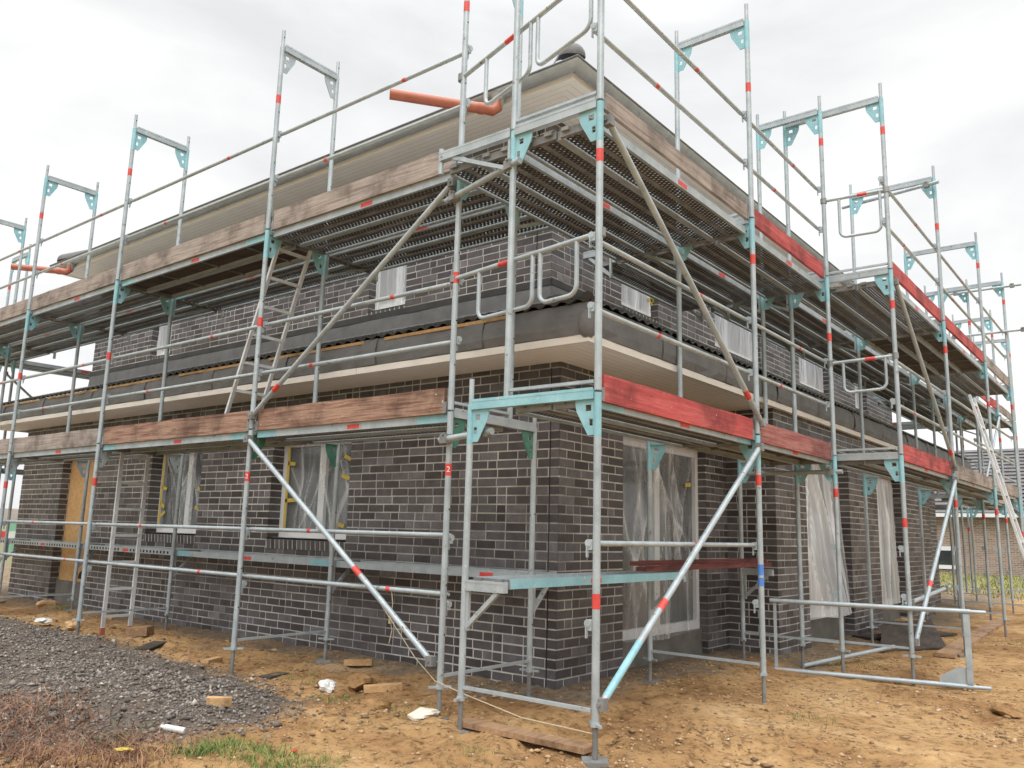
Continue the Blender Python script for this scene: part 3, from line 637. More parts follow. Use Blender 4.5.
def jack(x, y, label, plate=True):
    g = gh(x, y) + .0; h = Z0 - g
    root = bpy.data.objects.new('base_jack', None); COL.objects.link(root); root.location = (x, y, g); tag(root, label, 'base jack', 'adjustable base jacks under the scaffold')
    m = MB(); m.tube([(0, 0, -.03), (0, 0, h + .05)], .017, 0); obj('spindle', m.mesh('spindle', ['galvdark']), root)
    def nut(): m = MB(); m.tube([(0, 0, -.028), (0, 0, .0)], .03, 0, 10); m.bar((-.085, 0, -.014), (.085, 0, -.014), .018, .016); return m.mesh('collar_nut', ['galv'])
    obj('collar_nut', cached('nut', nut), root, (0, 0, h), random.uniform(0, 3))
    def pl(): m = MB(); m.box((-.075, -.075, -.03), (.075, .075, .0)); return m.mesh('base_plate', ['galvdark'])
    obj('base_plate', cached('pl', pl), root, (0, 0, -.012 + .03 * (random.random() < .2)), random.uniform(0, 1))
    return root
def rail(p, q, label, group='guard rails of the scaffold', mark=.5, r=.0185, name='guard_rail'):
    p, q = Vector(p), Vector(q); mid = (p + q) / 2; d = (q - p); ln = d.length; d.normalize()
    m = MB(); m.tube([p - mid, p - mid + d * .05, q - mid - d * .05, q - mid], [.012, r, r, .012], 0, 10)
    if mark:
        c = p + d * ln * mark - mid; m.tube([c - d * .022, c + d * .022], r + .001, 1, 10)
    o = obj(name, m.mesh(name, ['galv', 'red']), None, mid); return tag(o, label, 'guard rail', group)
def brace(p, q, label, mark=.3, teal=False):
    p, q = Vector(p), Vector(q); mid = (p + q) / 2; d = (q - p).normalized()
    root = bpy.data.objects.new('diagonal_brace', None); COL.objects.link(root); root.location = mid; tag(root, label, 'diagonal brace', 'diagonal braces across scaffold bays')
    m = MB(); m.tube([p - mid, p - mid + d * .06, q - mid - d * .06, q - mid], [.016, .0235, .0235, .016], 0, 12)
    if teal: m.tube([q - mid - d * .06, q - mid - d * .55], .0239, 2, 12)
    if mark:
        c = p + (q - p) * mark - mid; m.tube([c - d * .05, c + d * .05], .0247, 1, 12)
    obj('brace_tube', m.mesh('brace_tube', ['galv', 'red', 'teal']), root)
    for e in (p, q):
        m = MB(); m.box((-.03, -.03, -.035), (.03, .03, .035)); m.tube([(-.04, 0, .0), (.045, 0, .0)], .012, 0, 8); obj('coupler', m.mesh('coupler', ['galvdark']), root, e - mid)
    return root
def plank(x, y, z, ln, rz, label, kind='perf', group='steel deck planks', mark=.5, tealends=False, holed=False):
    """local +x along the plank, width .32 in y, top at z"""
    root = bpy.data.objects.new('deck_plank', None); COL.objects.link(root); root.location = (x, y, z); root.rotation_euler = (0, 0, rz); tag(root, label, 'scaffold deck', group)
    def sheet():
        m = MB()
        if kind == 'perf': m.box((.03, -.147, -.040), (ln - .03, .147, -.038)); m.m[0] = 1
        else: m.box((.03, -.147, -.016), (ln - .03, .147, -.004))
        return m.mesh('deck_sheet', ['perf', 'perfunder'] if kind == 'perf' else ['plywood'])
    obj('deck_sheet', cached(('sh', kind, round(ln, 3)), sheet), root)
    def chan(s):
        m = MB(); o = s * .158; mats = ['galv', 'red', 'teal', 'black']
        m.box((.02, o - .006, -.066), (ln - .02, o + .006, .0), 0); m.box((.02, o - s * .006, -.066), (ln - .02, o - s * .022, -.062), 0)
        if mark: m.box((ln * mark - .08, o + s * .006, -.056), (ln * mark + .07, o + s * .0075, -.018), 1)
        if tealends == 'full': m.box((.02, o + s * .0061, -.0655), (ln - .02, o + s * .0068, -.0005), 2)
        elif tealends: m.box((.02, o + s * .0061, -.0655), (.36, o + s * .0068, -.0005), 2); m.box((ln - .3, o + s * .0061, -.0655), (ln - .02, o + s * .0068, -.0005), 2)
        if holed:
            for a in np.arange(.15, ln - .15, .085):
                if abs(a - ln * .5) > .15: m.box((a, o + s * .006, -.052), (a + .038, o + s * .007, -.02), 3)
        return m.mesh('side_channel', mats)
    for s in (-1, 1): obj('side_channel', cached(('ch', s, kind, round(ln, 3), mark, tealends, holed), lambda: chan(s)), root)
    def rib():
        m = MB(); m.box((.03, -.018, -.052), (ln - .03, .018, -.0405)); return m.mesh('deck_rib', ['galvdark'])
    def xbar(): m = MB(); m.box((0, -.151, -.032), (.022, .151, -.0165)); return m.mesh('cross_bar', ['galvdark'])
    if kind == 'perf': obj('deck_rib', cached(('rb', round(ln, 3)), rib), root)
    else:
        for a in np.arange(.5, ln - .3, .85): obj('cross_bar', cached('xb', xbar), root, (a, 0, 0))
    def cap():
        m = MB(); m.box((-.0, -.15, -.06), (.03, .15, -.002)); m.box((-.025, -.12, -.03), (0, -.06, -.002)); m.box((-.025, .06, -.03), (0, .12, -.002)); return m.mesh('end_hook', ['galvdark'])
    obj('end_hook', cached('cap', cap), root); obj('end_hook', cached('cap', cap), root, (ln, 0, 0), math.pi)
    return root
def toe(p, q, z, label, wood, h=.18):
    p, q = Vector((*p, z)), Vector((*q, z)); ln = (q - p).length; rz = math.atan2(q.y - p.y, q.x - p.x)
    root = bpy.data.objects.new('toe_board', None); COL.objects.link(root); root.location = p; root.rotation_euler = (0, 0, rz); tag(root, label, 'toe board', 'toe boards along the scaffold decks')
    m = MB(); rr = random.Random(int(ln * 1000 + z * 77 + p.x * 31)); n = 10
    us = np.linspace(.05, ln - .05, n); jit = [rr.uniform(-.004, .004) for _ in us]; jz = [rr.uniform(-.004, .004) for _ in us]
    for i in range(n - 1):
        a, b = us[i], us[i + 1]
        vs = [(a, -.015 + jit[i], 0), (b, -.015 + jit[i + 1], 0), (b, .015 + jit[i + 1], 0), (a, .015 + jit[i], 0), (a, -.015 + jit[i], h + jz[i]), (b, -.015 + jit[i + 1], h + jz[i + 1]), (b, .015 + jit[i + 1], h + jz[i + 1]), (a, .015 + jit[i], h + jz[i])]
        fs = [(0, 3, 2, 1), (4, 5, 6, 7), (0, 1, 5, 4), (2, 3, 7, 6)] + ([(3, 0, 4, 7)] if i == 0 else []) + ([(1, 2, 6, 5)] if i == n - 2 else [])
        m.add(vs, fs)
    obj('board', m.mesh('board', [wood]), root)
    def clip(): m = MB(); m.box((-.02, -.019, .0), (.02, -.0165, .09)); m.box((-.02, .0165, .0), (.02, .019, .09)); m.bar((-.025, 0, .0), (-.025, 0, .2), .02, .012); return m.mesh('end_clip', ['galvdark'])
    c = cached('clip', clip); obj('end_clip', c, root, (.04, 0, 0)); obj('end_clip', c, root, (ln - .04, 0, 0), math.pi)
    return root
def console(x, y, z, w, rz, label, drop=.16):
    """bracket with its beam top at z, local +x away from the post"""
    root = bpy.data.objects.new('console_bracket', None); COL.objects.link(root); root.location = (x, y, z); root.rotation_euler = (0, 0, rz); tag(root, label, 'scaffold bracket', 'bracket consoles carrying extra planks')
    def bm(): m = MB(); m.box((PR, -.024, -.055), (w, .024, -.0)); m.box((PR, -.026, 0), (w, -.018, .016)); m.box((PR, .018, 0), (w, .026, .016)); return m.mesh('console_beam', ['galv'])
    obj('console_beam', cached(('cb', w), bm), root)
    def st(): m = MB(); m.bar((PR, 0, -.30), (w * .82, 0, -.055), .03, .03); m.bar((PR + .012, 0, -.32), (PR + .012, 0, -.055), .024, .024); return m.mesh('console_strut', ['galv'])
    obj('console_strut', cached(('cs', w), st), root)
    if drop:
        def dp(): m = MB(); m.tube([(w, 0, -drop), (w, 0, .05)], .022, 0, 10); return m.mesh('console_socket', ['galv'])
        obj('console_socket', cached(('cd', w, drop), dp), root)
    return root
def gate(p, q, zr, drop, loops, label, slope=0.):
    """end guard: rail from p to q at height zr with hanging U loops [(f0,f1)]"""
    p, q = Vector((*p, zr)), Vector((*q, zr + slope)); mid = (p + q) / 2
    root = bpy.data.objects.new('end_guard', None); COL.objects.link(root); root.location = mid; tag(root, label, 'end guard', 'u-shaped end guards closing scaffold ends')
    m = MB(); m.tube([p - mid, q - mid], .019, 0, 10); d = q - p
    c = d * .12; m.tube([c - d.normalized() * .05, c + d.normalized() * .05], .0198, 1, 10)
    obj('top_rail', m.mesh('top_rail', ['galv', 'red']), root)
    for f0, f1 in loops:
        a, b = p + d * f0 - mid, p + d * f1 - mid; dn = d.normalized(); r = .07; pts = [a]
        for t in np.linspace(0, V, 6): pts.append(a + Vector((0, 0, -drop + r)) + dn * (r - r * math.cos(t)) + Vector((0, 0, -r * math.sin(t))))
        for t in np.linspace(V, 0, 6): pts.append(b + Vector((0, 0, -drop + r)) - dn * (r - r * math.cos(t)) + Vector((0, 0, -r * math.sin(t))))
        pts.append(b); m = MB(); m.tube(pts, .0165, 0, 10); obj('guard_loop', m.mesh('guard_loop', ['galv']), root)
    for f in (0, 1):
        m = MB(); e = p + d * f - mid; m.tube([e + Vector((0, 0, -.03)), e + Vector((0, 0, .03))], .034, 0, 10); obj('coupler', m.mesh('coupler', ['galvdark']), root)
    return root
def ladder(a0, a1, b0, b1, label, pitch=.28, feet=None, w=.06):
    a0, a1, b0, b1 = map(Vector, (a0, a1, b0, b1)); root = bpy.data.objects.new('ladder', None); COL.objects.link(root); root.location = a0; tag(root, label, 'ladder')
    up = (a1 - a0).cross(b0 - a0)
    for s, e in ((a0, a1), (b0, b1)):
        m = MB(); m.bar(s - a0, e - a0, .028, w, 0, (b0 - a0)); obj('stile', m.mesh('stile', ['alu']), root)
        if feet:
            d = (e - s).normalized(); m = MB(); m.bar(s - a0 - d * .02, s - a0 + d * .06, .035, w + .008, 0, (b0 - a0)); obj('foot_cap', m.mesh('foot_cap', [feet]), root)
    n = int((a1 - a0).length / pitch)
    for i in range(n):
        f = (i + .6) / n; p = a0.lerp(a1, f) - a0; q = b0.lerp(b1, f) - a0; m = MB(); m.bar(p, q, .03, .03); obj('rung', m.mesh('rung', ['alu']), root)
    return root
ORD = ['corner', 'second', 'third', 'fourth', 'fifth', 'sixth', 'seventh', 'eighth', 'ninth', 'tenth']
LIFT = ['ground', 'middle', 'top']
ZB = [Z0, Z1, Z2]
G_F = 'upright scaffold frames'
# ---- right facade
RP = [(0, 0, 0), (2.59, 0, 0), (4.70, 0, 0), (4.81, -.64, 1), (7.42, -.64, 1), (10.5, -.64, 1), (13.1, -.64, 1), (13.2, -.03, 0), (15.85, -.03, 0), (18.3, -.03, 0)]
RST = {0: 'T', 1: 'T'}
for i, (x, y, ww) in enumerate(RP):
    wh = ORD[i]
    for l in range(3):
        w = 1.09 if ww else (1.068 if l == 0 else .742)
        st = 'T' if (l == 0 and i in (0, 1)) else 't'
        if l == 2 and i == 0: st = 'g'
        bd = {(0, 0): .65}.get((i, l), 1.55 if (i + l) % 3 else 1.25)
        frame(x, y, ZB[l], w, V, f'{wh} scaffold frame on right facade, {LIFT[l]} lift, galvanised with turquoise gussets', G_F, st, bd, top=(l == 2) and i > 0)
    for k, dy in enumerate((0, RP[i][2] * .022 + 1.068)):
        jack(x, y + dy, f'base jack under {"outer" if k == 0 else "inner"} post of {wh} frame on right facade')
# ---- left facade
LX = .20
LP = [1.45, 4.02, 7.06, 9.60, 12.17, 14.24]
for i, y in enumerate(LP):
    wh = ['first', 'second', 'third', 'fourth', 'fifth', 'sixth'][i]
    for l in range(3):
        st = 'G' if (l == 0 and i == 0) else ('g' if (l == 0 and i in (2, 3)) or (l == 2 and i == 1) else 't')
        if l == 0 and i == 1: st = 'G'
        frame(LX, y, ZB[l], 1.066 if l == 0 else .722, 0, f'{wh} scaffold frame on left facade, {LIFT[l]} lift, galvanised tubes', G_F, st, 1.5 if l == 0 else (1.0 if l == 1 else 1.35), top=(l == 2))
    for k, dx in enumerate((0, 1.066)): jack(LX + dx, y, f'base jack under {"outer" if k == 0 else "inner"} post of {wh} frame on left facade')
def extra(root, name, me, loc): return obj(name, me, root, loc)
FR1 = [o for o in bpy.data.objects if o.get('label', '').startswith('second scaffold frame on right facade, ground')][0]
m = MB(); m.tube([(0, 0, .70), (0, 0, .77)], PR + .0012, 0); m.tube([(0, 0, .79), (0, 0, .88)], PR + .0012, 0); obj('tape_band', m.mesh('tape_band', ['blue']), FR1)
fc_ = bpy.data.curves.new('two', 'FONT'); fc_.body = '2'; fc_.size = .06; fc_.extrude = .001; fc_.align_x = 'CENTER'; fc_.align_y = 'CENTER'
to_ = bpy.data.objects.new('two', fc_); COL.objects.link(to_); dg = bpy.context.evaluated_depsgraph_get(); num = bpy.data.meshes.new_from_object(to_.evaluated_get(dg)); COL.objects.unlink(to_); bpy.data.objects.remove(to_)
num.materials.clear(); num.materials.append(M['pvc'])
for st_, ang in (('first scaffold frame on left facade, ground', -35), ('second scaffold frame on left facade, ground', -35)):
    fo = [o for o in bpy.data.objects if o.get('label', '').startswith(st_)][0]; a_ = R(-50)
    t_ = obj('tag_number', num, fo, (math.sin(a_) * .0275, -math.cos(a_) * .0275, 1.545)); t_.rotation_euler = (V, 0, a_)
# ---- rear and far end
for i, x in enumerate((1.55, 4.12, 6.7, 9.3, 11.9)):
    for l in range(3): frame(x, 14.30, ZB[l], .73, -V, f'{ORD[i] if i else "first"} scaffold frame behind the house from left end, {LIFT[l]} lift', G_F, 't', 1.4, catches=False)
for i, y in enumerate((1.1, 3.7, 6.3, 8.9, 11.5)):
    for l in range(3): frame(18.25, y, ZB[l], .73, math.pi, f'{ORD[i] if i else "first"} scaffold frame on far gable end, {LIFT[l]} lift', G_F, 't', 1.4, catches=False)
# ---- bays
RB = [(0, 1), (1, 2), (3, 4), (4, 5), (5, 6), (7, 8), (8, 9)]
BN = ['corner', 'second', 'third', 'fourth', 'fifth', 'sixth', 'seventh']
LB = [(i, i + 1) for i in range(5)]
PL = ['outermost', 'second', 'third', 'fourth', 'fifth', 'sixth']
rtoe1 = ['wood_red', 'wood_redold', 'wood_red', 'wood_grey', 'wood_grey', 'wood_grey', 'wood_grey']
rtoe2 = ['wood_grey', 'wood_red', 'wood_red', 'wood_red', 'wood_grey', 'wood_red', 'wood_grey']
CN = {'wood_red': 'red painted', 'wood_redold': 'faded red', 'wood_grey': 'weathered grey', 'wood_brown': 'stained brown'}
for b, (i, j) in enumerate(RB):
    (x0, y, ww), x1 = RP[i], RP[j][0]; ln = x1 - x0
    for l, zt in ((1, Z1), (2, Z2)):
        for k, zz in enumerate((zt + .55, zt + 1.03)):
            rail((x0, y + .06, zz), (x1, y + .06, zz), f'{"lower" if k == 0 else "upper"} guard rail over {LIFT[l]} deck, {BN[b]} bay of right facade', mark=.62 if k else .35)
        wd = (rtoe1 if l == 1 else rtoe2)[b]
        toe((x0 + .03, y + .022), (x1 - .03, y + .022), zt - (.06 if l == 1 else (.035 if b == 0 else .04)), f'{CN[wd]} timber toe board, {"middle" if l == 1 else "top"} deck, {BN[b]} bay of right facade', wd, .18 if l == 1 else (.13 if b == 0 else .16))
        n = 3 if (l == 2 and ww) else 2
        offs = [.20 + .325 * q for q in range(n)] if not (n == 2) else [.205, .535]
        if l == 2:
            offs += ([.93, 1.255] if not ww else [1.29, 1.615])
            if b > 0: offs += ([1.60] if not ww else [1.94])
        for q, o in enumerate(offs):
            kd = 'ply' if (l == 2 and b == 3 and q < 3) or (l == 1 and b == 1) else 'perf'
            plank(x0 + .03, y + o, zt - (.035 if l == 1 else .10), ln - .06, 0, f'{PL[q]} {"plywood" if kd == "ply" else "perforated"} plank of {LIFT[l]} deck, {BN[b]} bay, right facade', kd, tealends=(l == 1 and b == 0))
for i, (x, y, ww) in enumerate(RP):      # inner brackets of the top deck
    if i: console(x, y + (1.09 if ww else .742), Z2, .73, V, f'inner bracket of top deck at {ORD[i]} frame of right facade')
    if i: console(x, y + (1.82 if ww else 1.472), Z2, .36, V, f'short end bracket of top deck at {ORD[i]} frame of right facade', 0)
ltoe1 = ['wood_brown', 'wood_brown', 'wood_grey', 'wood_grey', 'wood_grey']; ltoe2 = ['wood_grey'] * 5
for b, (i, j) in enumerate(LB):
    y0, y1 = LP[i], LP[j]; ln = y1 - y0
    for k, zz in enumerate((1.03, 1.46)):
        rail((LX + .06, y0, zz), (LX + .06, y1, zz), f'{"lower" if k == 0 else "upper"} guard rail at ground lift, {BN[b]} bay of left facade', mark=.65 if k else .25)
    for l, zt in ((1, Z1), (2, Z2)):
        for k, zz in enumerate((zt + .55, zt + 1.03)):
            rail((LX + .06, y0, zz), (LX + .06, y1, zz), f'{"lower" if k == 0 else "upper"} guard rail over {LIFT[l]} deck, {BN[b]} bay of left facade', mark=.3 if k else .7)
        wd = (ltoe1 if l == 1 else ltoe2)[b]
        toe((LX + .022, y1 - .03), (LX + .022, y0 + .03), zt - .02, f'{CN[wd]} timber toe board, {"middle" if l == 1 else "top"} deck, {BN[b]} bay of left facade', wd, .20)
        offs = [.20, .53]
        if l == 2: offs += [.90, 1.235]
        for q, o in enumerate(offs):
            kd = 'ply' if (b == 1 and l == 2 and q < 2) or (l == 1 and b in (1,)) else 'perf'
            plank(LX + o, y0 + .03, zt - .02, ln - .06, V, f'{PL[q]} {"plywood" if kd == "ply" else "perforated"} plank of {LIFT[l]} deck, {BN[b]} bay, left facade', kd, tealends=(l == 1 and b < 2) or (l == 2 and b == 1), mark=.45, holed=(l == 2 and q == 3))
    # low bracket deck between inner posts and wall
    plank(LX + 1.266, y0 + .02, 1.16, ln - .04, V, f'low plank between inner posts and wall, {BN[b]} bay of left facade', 'perf', tealends=(b == 1), holed=(b > 1), mark=.2 if b == 0 else .5)
for i, y in enumerate(LP):
    console(LX + .722, y, Z2, .73, 0, f'inner bracket of top deck at {["first","second","third","fourth","fifth","sixth"][i]} frame of left facade')
    console(LX + 1.066, y, 1.15, .33, 0, f'low bracket towards wall at {["first","second","third","fourth","fifth","sixth"][i]} frame of left facade', 0)
# low bracket deck inside the right facade
for i in (0, 1, 2): console(RP[i][0], 1.068, 1.15, .36, -V, f'low bracket inside {["corner","second","third"][i]} frame of right facade', 0)
plank(.03, .87, 1.185, 2.57, 0, 'turquoise edged low plank in front of first tall window, right facade', 'perf', tealends='full', mark=.42, group='steel deck planks')
for k, (y, z) in enumerate(((.74, 1.20), (.80, 1.243))):
    m = MB(); m.box((1.85, -.05 + y, z), (4.62, .05 + y, z + .035)); m.box((1.85, -.045 + y, z + .0352), (4.62, -.035 + y, z + .045)); 
    o = obj('steel_plank', m.mesh('steel_plank', ['rust'], (3.2, y, z)), None, (3.2, y, z)); tag(o, ('lower' if k == 0 else 'upper') + ' dark red steel plank lying on the low bracket deck', 'steel plank', 'dark red steel planks on the low deck')
rail((0, .05, 1.44), (2.59, .05, 1.44), 'single guard rail at ground lift, corner bay of right facade', mark=.56)
# ---- diagonals
brace((LX - .03, 4.02, 2.30), (LX - .03, 1.52, .56), 'diagonal brace at ground lift in corner bay of left facade', .66)
brace((LX - .03, 1.50, 4.24), (LX - .03, 3.98, 2.52), 'diagonal brace at middle lift in corner bay of left facade', .86)
brace((2.56, -.03, 2.28), (.02, -.03, .50), 'turquoise ended diagonal brace at ground lift in corner bay of right facade', .7, True)
brace((.06, -.03, 4.26), (2.62, -.03, 2.50), 'diagonal brace at middle lift in corner bay of right facade', .88)
brace((4.86, -.67, 4.26), (7.40, -.67, 2.45), 'diagonal brace at middle lift in third bay of right facade', .9)
brace((7.36, -.67, 2.30), (4.86, -.67, .52), 'diagonal brace at ground lift in third bay of right facade', .7)
brace((15.8, -.06, 4.2), (13.25, -.06, 2.5), 'diagonal brace at middle lift in sixth bay of right facade', .5)
# ---- corner pieces
console(0, .742, Z2, .73, V, 'corner bracket filling the gap between both facades at the top deck', .16)
def coupled_tube(p, q, label):
    p, q = Vector(p), Vector(q); mid = (p + q) / 2; d = (q - p).normalized(); root = bpy.data.objects.new('coupled_tube', None); COL.objects.link(root); root.location = mid; tag(root, label, 'scaffold tube', 'short tubes coupled between scaffold posts')
    m = MB(); m.tube([p - mid, q - mid], .024, 0, 12, True); obj('tube', m.mesh('tube', ['galv']), root)
    for f in (.12, .88):
        c = p.lerp(q, f) - mid; m = MB(); m.bar(c - d * .035, c + d * .035, .07, .07); m.tube([c + Vector((-.05, 0, .03)), c + Vector((.05, 0, .03))], .01, 0, 8); obj('coupler', m.mesh('coupler', ['galvdark']), root)
coupled_tube((.17, 1.56, 4.10), (-.03, .66, 4.13), 'short tube tying first left frame to corner post below top deck')
coupled_tube((.17, 1.52, 2.17), (.04, .9, 2.19), 'short tube tying first left frame to corner post below middle deck')
coupled_tube((4.70, .96, 2.22), (4.70, -.08, 2.22), 'short tube across third frame of right facade below middle deck')
coupled_tube((4.85, -.58, .87), (7.45, -.5, .96), 'loose tube clamped near the ground in third bay of right facade')
coupled_tube((7.3, -.72, 6.28), (7.5, .6, 6.28), 'tube clamped along the top of fifth frame of right facade')
coupled_tube((13.05, -.95, 6.28), (13.05, .3, 6.28), 'projecting tube clamped along the top of seventh frame, right facade')
coupled_tube((13.05, -1.1, 5.42), (13.05, .4, 5.42), 'projecting tube clamped halfway up seventh top frame, right facade')
gate((.02, .0), (.2, 1.47), 3.46, .38, [(.14, .37), (.42, .80)], 'end guard with two loops between facades over middle deck', -.02)
gate((.02, .0), (.2, 1.47), 5.44, .42, [(.07, .42), (.47, .80)], 'end guard with two loops between facades over top deck', -.28)
gate((4.70, .0), (4.81, -.64), 3.40, .34, [(.2, .85)], 'end guard at the step in right facade, middle deck', .04)
gate((4.70, .0), (4.81, -.64), 5.28, .46, [(.25, .9)], 'end guard at the step in right facade, top deck', .02)
# ---- decks and toe boards of the far sides
for b, (x0, x1) in enumerate(((1.55, 4.12), (4.12, 6.7), (6.7, 9.3))):
    for l, zt in ((1, Z1), (2, Z2)):
        for q, o in enumerate((.2, .53)): plank(x0 + .03, 14.30 - o, zt - .02, x1 - x0 - .06, 0, f'{PL[q]} plank of {LIFT[l]} deck behind the house, {["first","second","third"][b]} bay from left')
        rail((x0, 14.24, zt + 1.03), (x1, 14.24, zt + 1.03), f'guard rail over {LIFT[l]} deck behind the house, {["first","second","third"][b]} bay from left', mark=.5)
for b, (y0, y1) in enumerate(((1.1, 3.7), (3.7, 6.3), (6.3, 8.9))):
    for l, zt in ((1, Z1), (2, Z2)):
        for q, o in enumerate((.2, .53, .93)): plank(18.25 - o, y0 + .03, zt - .02, y1 - y0 - .06, V, f'{PL[q]} plank of {LIFT[l]} deck on far gable end, {["first","second","third"][b]} bay')
        for k, zz in enumerate((zt + .55, zt + 1.03)): rail((18.19, y0, zz), (18.19, y1, zz), f'{"lower" if k == 0 else "upper"} guard rail over {LIFT[l]} deck on far gable end, {["first","second","third"][b]} bay', mark=.5)
brace((3.9, 14.33, 2.5), (1.7, 14.33, 4.2), 'diagonal brace behind the house near its left end', .5)
# ---- ladders
ladder((.36, 4.80, Z1), (.36, 4.02, 4.36), (.74, 4.80, Z1), (.74, 4.02, 4.36), 'aluminium ladder rising from middle deck to top deck on left facade', .27, None, .035)
ladder((.55, 7.20, .2), (.55, 7.18, 2.4), (.88, 7.20, .2), (.88, 7.18, 2.4), 'upright aluminium ladder with orange feet under the middle deck of left facade', .29, 'orange', .042)
ladder((8.30, -1.52, .12), (8.30, -.74, 3.52), (8.62, -1.52, .12), (8.62, -.74, 3.52), 'long aluminium ladder leaning against the outer posts of right facade', .3, None, .07)
# ------------------------------------------------------------------ loose frame standing on its side
g0, g1 = (4.46, .64), (4.91, -1.27)
d = Vector((g1[0] - g0[0], g1[1] - g0[1], 0)); rzf = math.atan2(d.y, d.x); zf = .15
root = bpy.data.objects.new('loose_frame', None); COL.objects.link(root); root.location = (g0[0], g0[1], zf); root.rotation_euler = (0, 0, rzf)
tag(root, 'spare galvanised scaffold frame standing on its long side on the sand', 'scaffold frame')
for z in (.0, .70):
    m = MB(); m.tube([(-.02, 0, z), (1.86, 0, z)], PR); m.tube([(1.86, 0, z), (1.99, 0, z)], .0185); obj('post', m.mesh('post', ['galv']), root)
m = MB(); m.bar((1.82, 0, PR), (1.82, 0, .70 - PR), .05, .055); obj('transom', m.mesh('transom', ['galv']), root)
m = MB(); m.bar((.03, 0, PR), (.03, 0, .70 - PR), .02, .03); obj('base_tie', m.mesh('base_tie', ['galv']), root)
for s, z in ((1, PR),):
    m = MB(); m.prism([(1.795, 0), (1.795, .15), (1.73, .15), (1.56, .05), (1.56, 0)], lambda a, b: (a, -.004, z + s * b), lambda a, b: (a, .004, z + s * b)); obj('gusset', m.mesh('gusset', ['galv']), root)

# ------------------------------------------------------------------ debris on the sand
def board(p, q, w, h, wood, label, lift=0., cat='wood offcut', name='wood_offcut', z=None, group=None):
    p, q = Vector(p), Vector(q)
    if len(p) == 2 or z is None:
        p = Vector((p[0], p[1], gh(p[0], p[1]) + h / 2 + .005)); q = Vector((q[0], q[1], gh(q[0], q[1]) + h / 2 + .005 + lift))
    mid = (p + q) / 2; m = MB(); m.bar(p - mid, q - mid, w, h)
    return tag(obj(name, m.mesh(name, [wood]), None, mid), label, cat, group)
board((.08, 1.12, 0), (.13, .12, 0), .14, .035, 'wood_plank', 'long brown plank lying in the sand at the near corner')
board((.72, 2.36, 0), (.48, 2.56, 0), .10, .05, 'wood_light', 'pale cut timber block in sand near first left scaffold frame')
board((1.2, 3.65, 0), (1.38, 3.45, 0), .09, .05, 'wood_light', 'small timber block lying at the foot of the left wall')
board((.56, 4.78, 0), (.30, 4.62, 0), .07, .03, 'wood_light', 'thin yellow wood strip on the edge of the gravel')
board((.62, 6.02, 0), (.30, 5.80, 0), .15, .02, 'plywood', 'dark warped board on gravel edge before left wall')
board((.55, 3.72, 0), (.25, 3.60, 0), .12, .02, 'plywood', 'dark scrap board by second left base jack')
board((.9, 6.75, 0), (.75, 6.95, 0), .2, .1, 'wood_plank', 'brown timber block beside the upright ladder foot')
board((8.0, .75, 0), (10.2, .1, 0), .30, .03, 'plywood', 'dark board propped on the sand by the third bay', .0)
board((13.2, -.15, 0), (7.2, -.45, 0), .22, .045, 'wood_plank', 'long timber plank laid on sand towards far right')
a, b = Vector((4.8, .45, gh(4.8, .45) + .03)), Vector((6.6, -.02, gh(6.6, 0) + .14)); m = MB(); m.tube([a - (a + b) / 2, b - (a + b) / 2], .024); tag(obj('metal_tube', m.mesh('metal_tube', ['galv']), None, (a + b) / 2), 'loose metal tube lying on sand behind the sideways frame', 'metal tube')
m = MB(); m.add([(0, 0, 0), (1.1, -.55, 0), (2.6, -.05, .22), (1.5, .35, .22), (0, 0, -.02), (1.1, -.55, -.02), (2.6, -.05, .2), (1.5, .35, .2)], [(0, 1, 2, 3), (7, 6, 5, 4), (0, 4, 5, 1), (1, 5, 6, 2), (2, 6, 7, 3), (3, 7, 4, 0)])
tag(obj('formwork_panel', m.mesh('formwork_panel', ['plywood']), None, (7.0, .25, gh(7.0, .25) + .03)), 'dark formwork panel tilted up on sand beyond the loose frame', 'formwork panel')
def lump(x, y, r, mt, label, cat, name, sq=(1, 1, .6), seed=0, dz=0.):
    rr = random.Random(seed); ph = [rr.uniform(0, 6) for _ in range(6)]; m = MB()
    us = np.linspace(0, 2 * math.pi, 13); vs_ = np.linspace(0, math.pi, 8)
    def fn(u, v):
        k = r * (1 + .22 * math.sin(2 * u + ph[0]) * math.sin(v * 2 + ph[1]) + .16 * math.sin(3 * u + ph[2] + v * 3) * math.sin(v))
        return (k * sq[0] * math.sin(v) * math.cos(u), k * sq[1] * math.sin(v) * math.sin(u), k * sq[2] * math.cos(v))
    m.grid(fn, us, vs_, 0, False); return tag(obj(name, m.mesh(name, [mt]), None, (x, y, gh(x, y) + r * sq[2] * .55 + dz), rr.uniform(0, 3)), label, cat)
lump(.44, 2.98, .065, 'plasticwhite', 'crumpled white plastic lump on sand by gravel edge, farther one', 'plastic scrap', 'plastic_scrap', seed=1)
lump(.33, 2.84, .06, 'plasticwhite', 'crumpled white plastic lump on sand by gravel edge, nearer one', 'plastic scrap', 'plastic_scrap', (1, .8, .8), 2)
lump(.02, 1.42, .10, 'cloth', 'pale rag wrapped round the foot of first left base jack', 'rag', 'cloth_rag', (1.4, .7, .35), 3)
board((-1.0, 2.50, 0), (-.86, 2.42, 0), .075, .055, 'wood_light', 'short pale yellow block lying on the near gravel edge', .02)
lump(1.47, 10.9, .11, 'insul', 'yellow rubble lump by the boarded doorway', 'rubble', 'rubble_lump', (1.5, .7, .5), 5)
lump(.3, 8.2, .1, 'plasticwhite', 'white paper scrap on far gravel before left wall', 'paper scrap', 'paper_scrap', (1.5, .8, .3), 6, .05)
